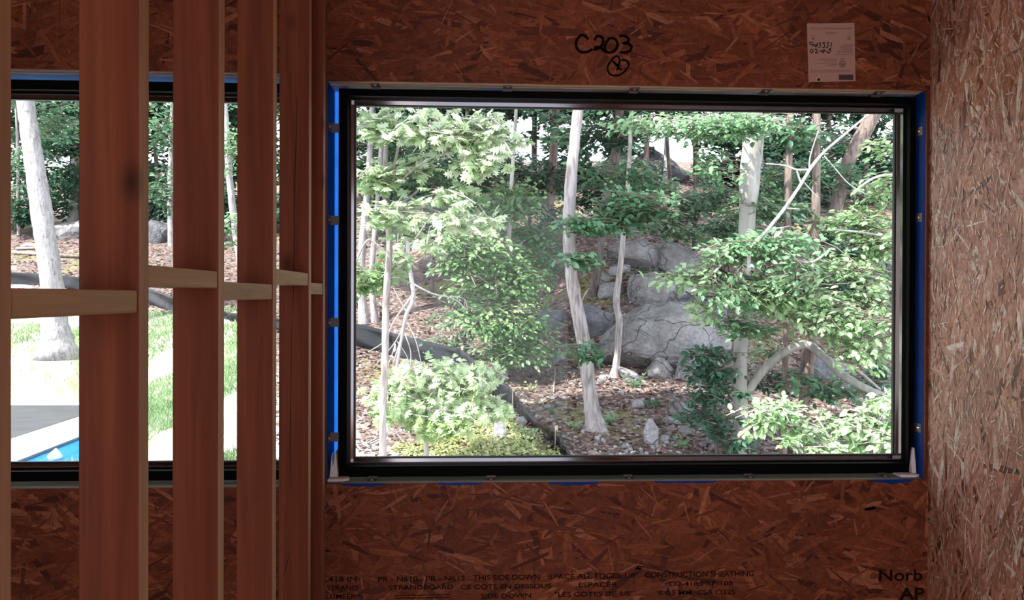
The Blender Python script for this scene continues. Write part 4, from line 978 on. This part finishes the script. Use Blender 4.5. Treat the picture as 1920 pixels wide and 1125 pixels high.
tree('oak_tree', 'dark rough trunk standing behind the arching beech limb', 'tree',
     [(1498, 858, 24), (1504, 790, 22), (1512, 720, 22), (1519, 650, 22), (1524, 560, 20), (1528, 450, 18), (1530, 300, 16), (1532, 120, 14)], 'bark_brown', seed=26, flare=1.2,
     blobs=[(1500, 720, 50, 18, 8, -.6, .4), (1560, 740, 60, 16, 10, -.6, .35)], leaf=.10, mat='lf_green')
tree('slim_tree', 'thin dark trunk between the grey beech and the rough trunk, lower window edge', 'tree',
     [(1469, 858, 14), (1468, 790, 13), (1470, 720, 11), (1474, 640, 11), (1476, 520, 12), (1477, 400, 13), (1479, 290, 14), (1482, 180, 13), (1484, 50, 11)], 'bark_brown', seed=27,
     blobs=[(1480, 250, 60, 30, 16, 0, .4)], leaf=.11, mat='lf_green')
tree('bare_limb_tree', 'leafless pale branch forking in front of the green beech crown', 'branch',
     {'Y': 7.9, 'pts': [(1404, 482, 8), (1415, 458, 8), (1438, 432, 7), (1470, 392, 6.5), (1502, 345, 6), (1520, 315, 6), (1545, 285, 5), (1580, 255, 4.5), (1612, 228, 4), (1640, 205, 3)]}, 'bark_white', seed=28,
     branches=[[(1519, 318, 4), (1494, 318, 3.5), (1470, 310, 3), (1436, 307, 2)], [(1502, 345, 3.5), (1494, 320, 3)], [(1517, 318, 3), (1520, 290, 2.5), (1534, 246, 2)], [(1545, 292, 2.5), (1565, 315, 2), (1592, 345, 2), (1625, 365, 1.5)], [(1506, 340, 2.5), (1522, 358, 2), (1535, 372, 1.5)], [(1470, 390, 3), (1500, 392, 2)], [(1437, 432, 2.5), (1480, 424, 1.5)]])
tree('maple_shrub', 'yellow-green twigs of leaves hanging beside the sky gap at the top', 'shrub',
     [(1270, 470, 8), (1262, 400, 8), (1255, 320, 7), (1250, 240, 6), (1246, 120, 5)], 'bark_dark', seed=29,
     blobs=[(1175, 305, 60, 14, 14, -1.5, .9), (1230, 345, 60, 16, 16, -1.3, .6), (1150, 235, 50, 16, 10, -1.5, .9), (1260, 400, 60, 30, 22, -.5, .4), (1300, 440, 60, 18, 14, -1, .5)], leaf=.12, mat='lf_beech')
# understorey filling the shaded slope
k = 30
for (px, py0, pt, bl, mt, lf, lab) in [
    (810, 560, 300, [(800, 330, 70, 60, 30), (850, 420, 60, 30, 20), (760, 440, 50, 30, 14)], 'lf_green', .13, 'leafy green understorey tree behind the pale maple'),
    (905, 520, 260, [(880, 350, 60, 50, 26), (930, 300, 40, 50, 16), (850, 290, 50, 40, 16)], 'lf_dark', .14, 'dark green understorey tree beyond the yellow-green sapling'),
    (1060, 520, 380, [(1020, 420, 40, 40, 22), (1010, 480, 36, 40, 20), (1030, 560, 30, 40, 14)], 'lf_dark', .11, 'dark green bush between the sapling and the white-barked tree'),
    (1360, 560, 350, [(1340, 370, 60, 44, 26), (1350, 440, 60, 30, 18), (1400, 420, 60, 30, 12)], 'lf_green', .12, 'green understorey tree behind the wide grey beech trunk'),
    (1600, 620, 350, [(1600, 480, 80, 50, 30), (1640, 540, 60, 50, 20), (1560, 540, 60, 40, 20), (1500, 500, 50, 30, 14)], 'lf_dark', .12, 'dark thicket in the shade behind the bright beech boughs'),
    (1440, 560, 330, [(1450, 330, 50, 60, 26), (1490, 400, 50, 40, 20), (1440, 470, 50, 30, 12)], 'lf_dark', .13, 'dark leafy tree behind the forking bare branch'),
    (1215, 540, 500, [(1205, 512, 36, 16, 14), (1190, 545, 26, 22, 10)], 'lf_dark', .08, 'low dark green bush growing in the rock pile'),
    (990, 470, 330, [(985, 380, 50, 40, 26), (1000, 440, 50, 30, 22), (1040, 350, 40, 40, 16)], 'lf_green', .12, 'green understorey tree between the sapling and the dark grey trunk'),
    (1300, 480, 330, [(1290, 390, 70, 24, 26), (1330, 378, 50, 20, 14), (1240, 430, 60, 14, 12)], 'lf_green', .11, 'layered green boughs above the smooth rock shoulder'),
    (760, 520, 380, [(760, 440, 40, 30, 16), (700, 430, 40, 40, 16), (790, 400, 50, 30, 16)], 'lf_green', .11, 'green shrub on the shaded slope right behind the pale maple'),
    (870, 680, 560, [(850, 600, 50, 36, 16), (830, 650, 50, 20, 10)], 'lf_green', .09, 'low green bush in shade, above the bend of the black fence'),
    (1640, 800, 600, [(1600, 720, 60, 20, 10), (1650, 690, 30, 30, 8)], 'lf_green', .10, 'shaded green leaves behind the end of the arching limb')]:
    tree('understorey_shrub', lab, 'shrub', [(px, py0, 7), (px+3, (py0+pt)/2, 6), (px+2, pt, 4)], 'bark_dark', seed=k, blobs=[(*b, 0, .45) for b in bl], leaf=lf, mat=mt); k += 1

# --- trees seen through the far window
tree('birch_tree', 'thick white speckled trunk on the lawn beyond the far window', 'tree',
     [(108, 652, 60), (105, 625, 50), (102, 595, 43), (98, 540, 38), (90, 480, 36), (80, 410, 35), (68, 330, 33), (58, 260, 31), (48, 190, 29), (34, 80, 26), (10, -150, 20)], 'bark_white', seed=50, flare=1.12, nside=18, blobs=[(120, 230, 60, 40, 20, 1, .5), (80, 130, 120, 60, 30, 0, .5)], leaf=.16, mat='lf_green')
tree('slim_tree', 'grey trunk on the crest to the right of the thick white one', 'tree', [(137, 428, 20), (140, 360, 18), (146, 260, 17), (150, 170, 15), (152, 60, 12)], 'bark_beech', seed=51, blobs=[(130, 250, 60, 50, 30, 0, .45), (150, 350, 50, 40, 20, 0, .3)], leaf=.22, mat='lf_green')
tree('slim_tree', 'pale leaning trunk seen in the third gap of the stud wall', 'tree', [(452, 500, 14), (440, 420, 13), (430, 330, 12), (424, 240, 11), (418, 150, 10)], 'bark_white', seed=52, blobs=[(432, 280, 26, 60, 22, -1, .7), (432, 430, 22, 40, 14, -2, .7)], leaf=.13, mat='lf_beech')
tree('slim_tree', 'pale trunk rising behind the rock hump in the second gap', 'tree', [(322, 460, 14), (320, 380, 12), (322, 280, 11), (326, 180, 10)], 'bark_pale', seed=53, blobs=[(300, 240, 50, 50, 26, -1, .55), (300, 360, 40, 50, 22, -1, .45)], leaf=.18, mat='lf_green')
tree('slim_tree', 'thin pale sapling near the edge of the far window', 'tree', [(36, 440, 7), (34, 380, 6), (34, 300, 6), (30, 190, 5)], 'bark_pale', seed=54, blobs=[(40, 300, 30, 60, 16, -1, .5), (60, 400, 60, 20, 14, 0, .4)], leaf=.18, mat='lf_green')
# --- forest further up the slope
r = random.Random(21)
k = 60
for px in list(range(-60, 560, 62)) + list(range(640, 1760, 62)):
    px += r.uniform(-18, 18); py0 = 425 if px < 560 else (380 if px < 1000 or px > 1380 else 345)
    wd = r.uniform(8, 15); lean = r.uniform(-20, 20)
    bl = []
    for yy in (160, 205, 262, 330, 392):
        if 930 < px < 1050 and yy == 262: n_ = 5
        elif 1170 < px < 1350 and yy in (262, 330): n_ = 1
        elif 1180 < px < 1345 and yy == 205: n_ = 14
        else: n_ = 26
        bl.append((px + r.uniform(-35, 35), yy + r.uniform(-15, 15), r.uniform(48, 72), r.uniform(30, 44), n_, r.uniform(-2.5, 2.5), r.uniform(.2, .6)))
    tree('forest_tree', 'dark leafy tree standing far up the wooded slope', 'tree', [(px, py0, wd), (px+lean*.3, 300, wd*.85), (px+lean*.7, 200, wd*.75), (px+lean, 60, wd*.6)], ['bark_dark', 'bark_brown', 'bark_beech'][k % 3],
         blobs=bl, leafkind=CLUMP, leaf=.30, mat='lf_far', seed=k, group='trees far up the wooded slope', L=1.8, nside=8, dens=.72, twigs=False); k += 1

# ---- fallen wood, litter, ground plants
M['log'] = bark('log_bark', (.14, .11, .10), (.36, .31, .29))
def log(a, b, wpx, lab, name='fallen_log', lift=.02):
    p, q = ghit(*a), ghit(*b); rd = wpx*p.y/FPX/2; up = Vector((0, 0, rd + lift))
    mid = (p+q)/2; mid.z = max(mid.z, float(H(np.array([mid.x]), np.array([mid.y]))[0]))
    tag(MB().tube([p+up, mid+up, q+up], [rd, rd*.95, rd*.7], 9, .08, random.Random(int(a[0]))).build(name, M['log'], None, True), lab, 'log' if name == 'fallen_log' else 'stick')
log((24, 478), (150, 486), 7, 'long fallen log lying on the bank above the black fence')
log((30, 470), (90, 470), 5, 'shorter fallen log just uphill of the long one')
log((1180, 663), (1255, 657), 3, 'thin fallen branch on the red leaf litter below the big rock', 'fallen_branch')
log((1118, 738), (1150, 737), 3, 'short stick beside the white-barked trunk', 'fallen_branch')
log((1000, 655), (1060, 668), 3, 'dark fallen branch leading to the triangular rock', 'fallen_branch')
log((690, 838), (720, 822), 4, 'pale stick on the gravel at the foot of the maple', 'fallen_branch')
log((745, 822), (775, 856), 4, 'crooked pale stick across the corner of the ground plants', 'fallen_branch')
log((1038, 740), (1041, 694), 3, 'thin pale stick standing in the leaf litter', 'fallen_branch')
log((1305, 640), (1345, 622), 3, 'thin stick caught at the edge of the big rock', 'fallen_branch')
log((790, 468), (850, 458), 6, 'mossy log in shade behind the pale maple')

def scatter(n, cond, seed, y0=8.3, y1=27):
    rg = np.random.RandomState(seed); out = []
    Y = y0*(y1/y0)**rg.uniform(0, 1, n*4); X = rg.uniform(-.72, .62, n*4)*Y
    px = 900 + X/Y*FPX
    k_ = cond(px, X, Y); X, Y = X[k_][:n], Y[k_][:n]
    Z = H(X, Y); ok = ~in_pool(X, Y, .3); return X[ok], Y[ok], Z[ok], rg
M['litter'] = leafmat('dead_leaves', (.05, .026, .024), (.13, .070, .058), (.26, .18, .165), .1, .7)
X, Y, Z, rg = scatter(26000, lambda px, X, Y: lawn_zone(X, Y) < .5, 1)
n_ = len(X); P = np.stack([X, Y, Z + .012], 1); fw = rg.normal(0, 1, (n_, 3)); fw[:, 2] *= .25; up = np.stack([rg.normal(0, .35, n_), rg.normal(-.2, .35, n_), np.ones(n_)], 1)
tag(leaves('leaf_litter', P, fw, up, rg.uniform(.05, .11, n_)*(.6 + Y/22), np.clip(rg.normal(.5, .28, n_), 0, 1), OVAL, M['litter'], None), 'reddish brown dead leaves covering the wooded slope', 'leaf litter', kind='stuff')
# gravel
IC = bmesh.new(); bmesh.ops.create_icosphere(IC, subdivisions=1, radius=.5); IV = np.array([v.co[:] for v in IC.verts])*np.array([1, .8, .6]); IF = np.array([[v.index for v in f.verts] for f in IC.faces]); IC.free()
M['gravel'] = leafmat('gravel_stone', (.15, .14, .15), (.26, .25, .265), (.44, .43, .45), .0, .8)
X, Y, Z, rg = scatter(5200, lambda px, X, Y: (lawn_zone(X, Y) < .9) & (Y < 15.5) & (px > 640), 2, 8.3, 15)
n_ = len(X); P = np.stack([X, Y, Z], 1); fw = rg.normal(0, 1, (n_, 3)); up = rg.normal(0, 1, (n_, 3))
tag(leaves('gravel', P, fw, up, .022 + .07*rg.uniform(0, 1, n_)**3, np.clip(rg.normal(.55, .22, n_), 0, 1), (IV, IF), M['gravel'], None), 'pale grey gravel and pebbles strewn over the lower slope', 'gravel', kind='stuff')
# lawn grass
BL = (np.array([(0, .05, 0), (0, -.05, 0), (.55, .035, .10), (.55, -.035, .10), (1, 0, .0)]), np.array([(0, 1, 3), (0, 3, 2), (2, 3, 4)]))
M['grass'] = leafmat('grass_blades', (.10, .19, .08), (.20, .31, .15), (.38, .46, .30), .3, .5)
X, Y, Z, rg = scatter(52000, lambda px, X, Y: (lawn_zone(X, Y) > .4) & (fbm(X, Y, 1.3, 5) > -.12), 3, 8.3, 19)
n_ = len(X); P = np.stack([X, Y, Z], 1); fw = rg.normal(0, .45, (n_, 3)); fw[:, 2] = 1; up = np.stack([rg.normal(0, 1, n_), rg.normal(-1, .4, n_), np.zeros(n_)], 1)
tag(leaves('lawn_grass', P, fw, up, rg.uniform(.06, .14, n_), np.clip(.5 + fbm(X, Y, 2.2, 9)*.6 + rg.normal(0, .15, n_), 0, 1), BL, M['grass'], None), 'patchy green grass growing on the sunlit yard around the pool', 'grass', kind='stuff')
# ground plants in front of the fence
def zone(px0, px1, py0, py1, n, seed, edge=None):
    rg = np.random.RandomState(seed); c_ = [ghit(px0, py0), ghit(px1, py0), ghit(px1, py1), ghit(px0, py1)]
    u, v = rg.uniform(0, 1, n), rg.uniform(0, 1, n)
    X = (c_[0].x*(1-u)+c_[1].x*u)*(1-v) + (c_[3].x*(1-u)+c_[2].x*u)*v; Y = (c_[0].y*(1-u)+c_[1].y*u)*(1-v) + (c_[3].y*(1-u)+c_[2].y*u)*v
    if edge is not None: k_ = edge(900 + X/Y*FPX, Y); X, Y = X[k_], Y[k_]
    return X, Y, H(X, Y), rg
X, Y, Z, rg = zone(700, 1080, 740, 880, 19000, 4, lambda px, Y: (px < 1052 - (Y-8.6)*62 + 14*np.sin(Y*9)) & (px > 760 + (Y-8.2)*14 + 30*np.sin(Y*7 + px*.03)) & (np.sin(px*.11)*np.cos(Y*13) > -.75))
n_ = len(X); hgt = rg.uniform(0, 1, n_)**1.5*.085*(1 + .9*fbm(X, Y, 4, 3)); P = np.stack([X, Y, Z + hgt], 1); fw = rg.normal(0, 1, (n_, 3)); fw[:, 2] = np.abs(fw[:, 2])*.5; up = np.stack([rg.normal(0, .5, n_), rg.normal(-.5, .4, n_), np.ones(n_)], 1)
tag(leaves('ground_cover', P, fw, up, rg.uniform(.02, .06, n_), np.clip(.55 + .5*fbm(X, Y, 3, 6) + rg.normal(0, .2, n_), 0, 1), OVAL, M['lf_yellow'], None), 'low yellow-green weeds between the oak shrub and the black fence', 'weeds', kind='stuff')
def plant(px, py, rpx, n, seed, lab, mat='lf_beech', lf=.07, tall=1.0):
    g = ghit(px, py); rg = np.random.RandomState(seed); R0 = rpx*g.y/FPX; acc = ([], [], [], [], []); tw = []
    t_ = empty('woodland_plant', tuple(g)); tag(t_, lab, 'plant')
    for i in range(n):
        a = rg.uniform(0, 2*PI); e = np.array([g.x + math.cos(a)*R0*rg.uniform(.4, 1), g.y + math.sin(a)*R0*.6, g.z + R0*rg.uniform(.3, 1.1)*tall])
        spray(rg, np.array(g), e, R0*.35, lf, acc, tw, .5, .8, .6)
    leaves('foliage', *acc[:4], acc[4], BEECH, M[mat], t_)
    m = MB()
    for p in tw[:6]: m.tube([Vector(x) for x in p], [.006, .005, .003], 5)
    m.build('stem', M['twig_dark'], t_)
plant(1142, 795, 16, 7, 1, 'small green plant at the foot of the white-barked tree')
plant(1078, 808, 11, 6, 2, 'little tuft of green just downhill of the white-barked tree', 'lf_sapling', .05)
plant(1222, 765, 16, 7, 3, 'dark green plant above the tall upright stone', 'lf_dark', .06)
plant(1192, 728, 20, 8, 4, 'low green plant with reddish stems below the tilted slab', 'lf_green', .06)
plant(1034, 776, 10, 5, 5, 'tiny green sprout on the bare soil beside the fence', 'lf_green', .045)
plant(1275, 840, 14, 6, 6, 'bright green plant among the leaves at the lower window edge', 'lf_beech', .06)
plant(919, 745, 10, 9, 7, 'tall thin weed standing in front of the black fence', 'lf_green', .055, 3.4)
plant(992, 735, 16, 6, 8, 'yellowish shoots uphill of the black fence', 'lf_yellow', .06)
plant(985, 830, 26, 8, 9, 'leafy green weed by the lower end of the black fence', 'lf_beech', .05)
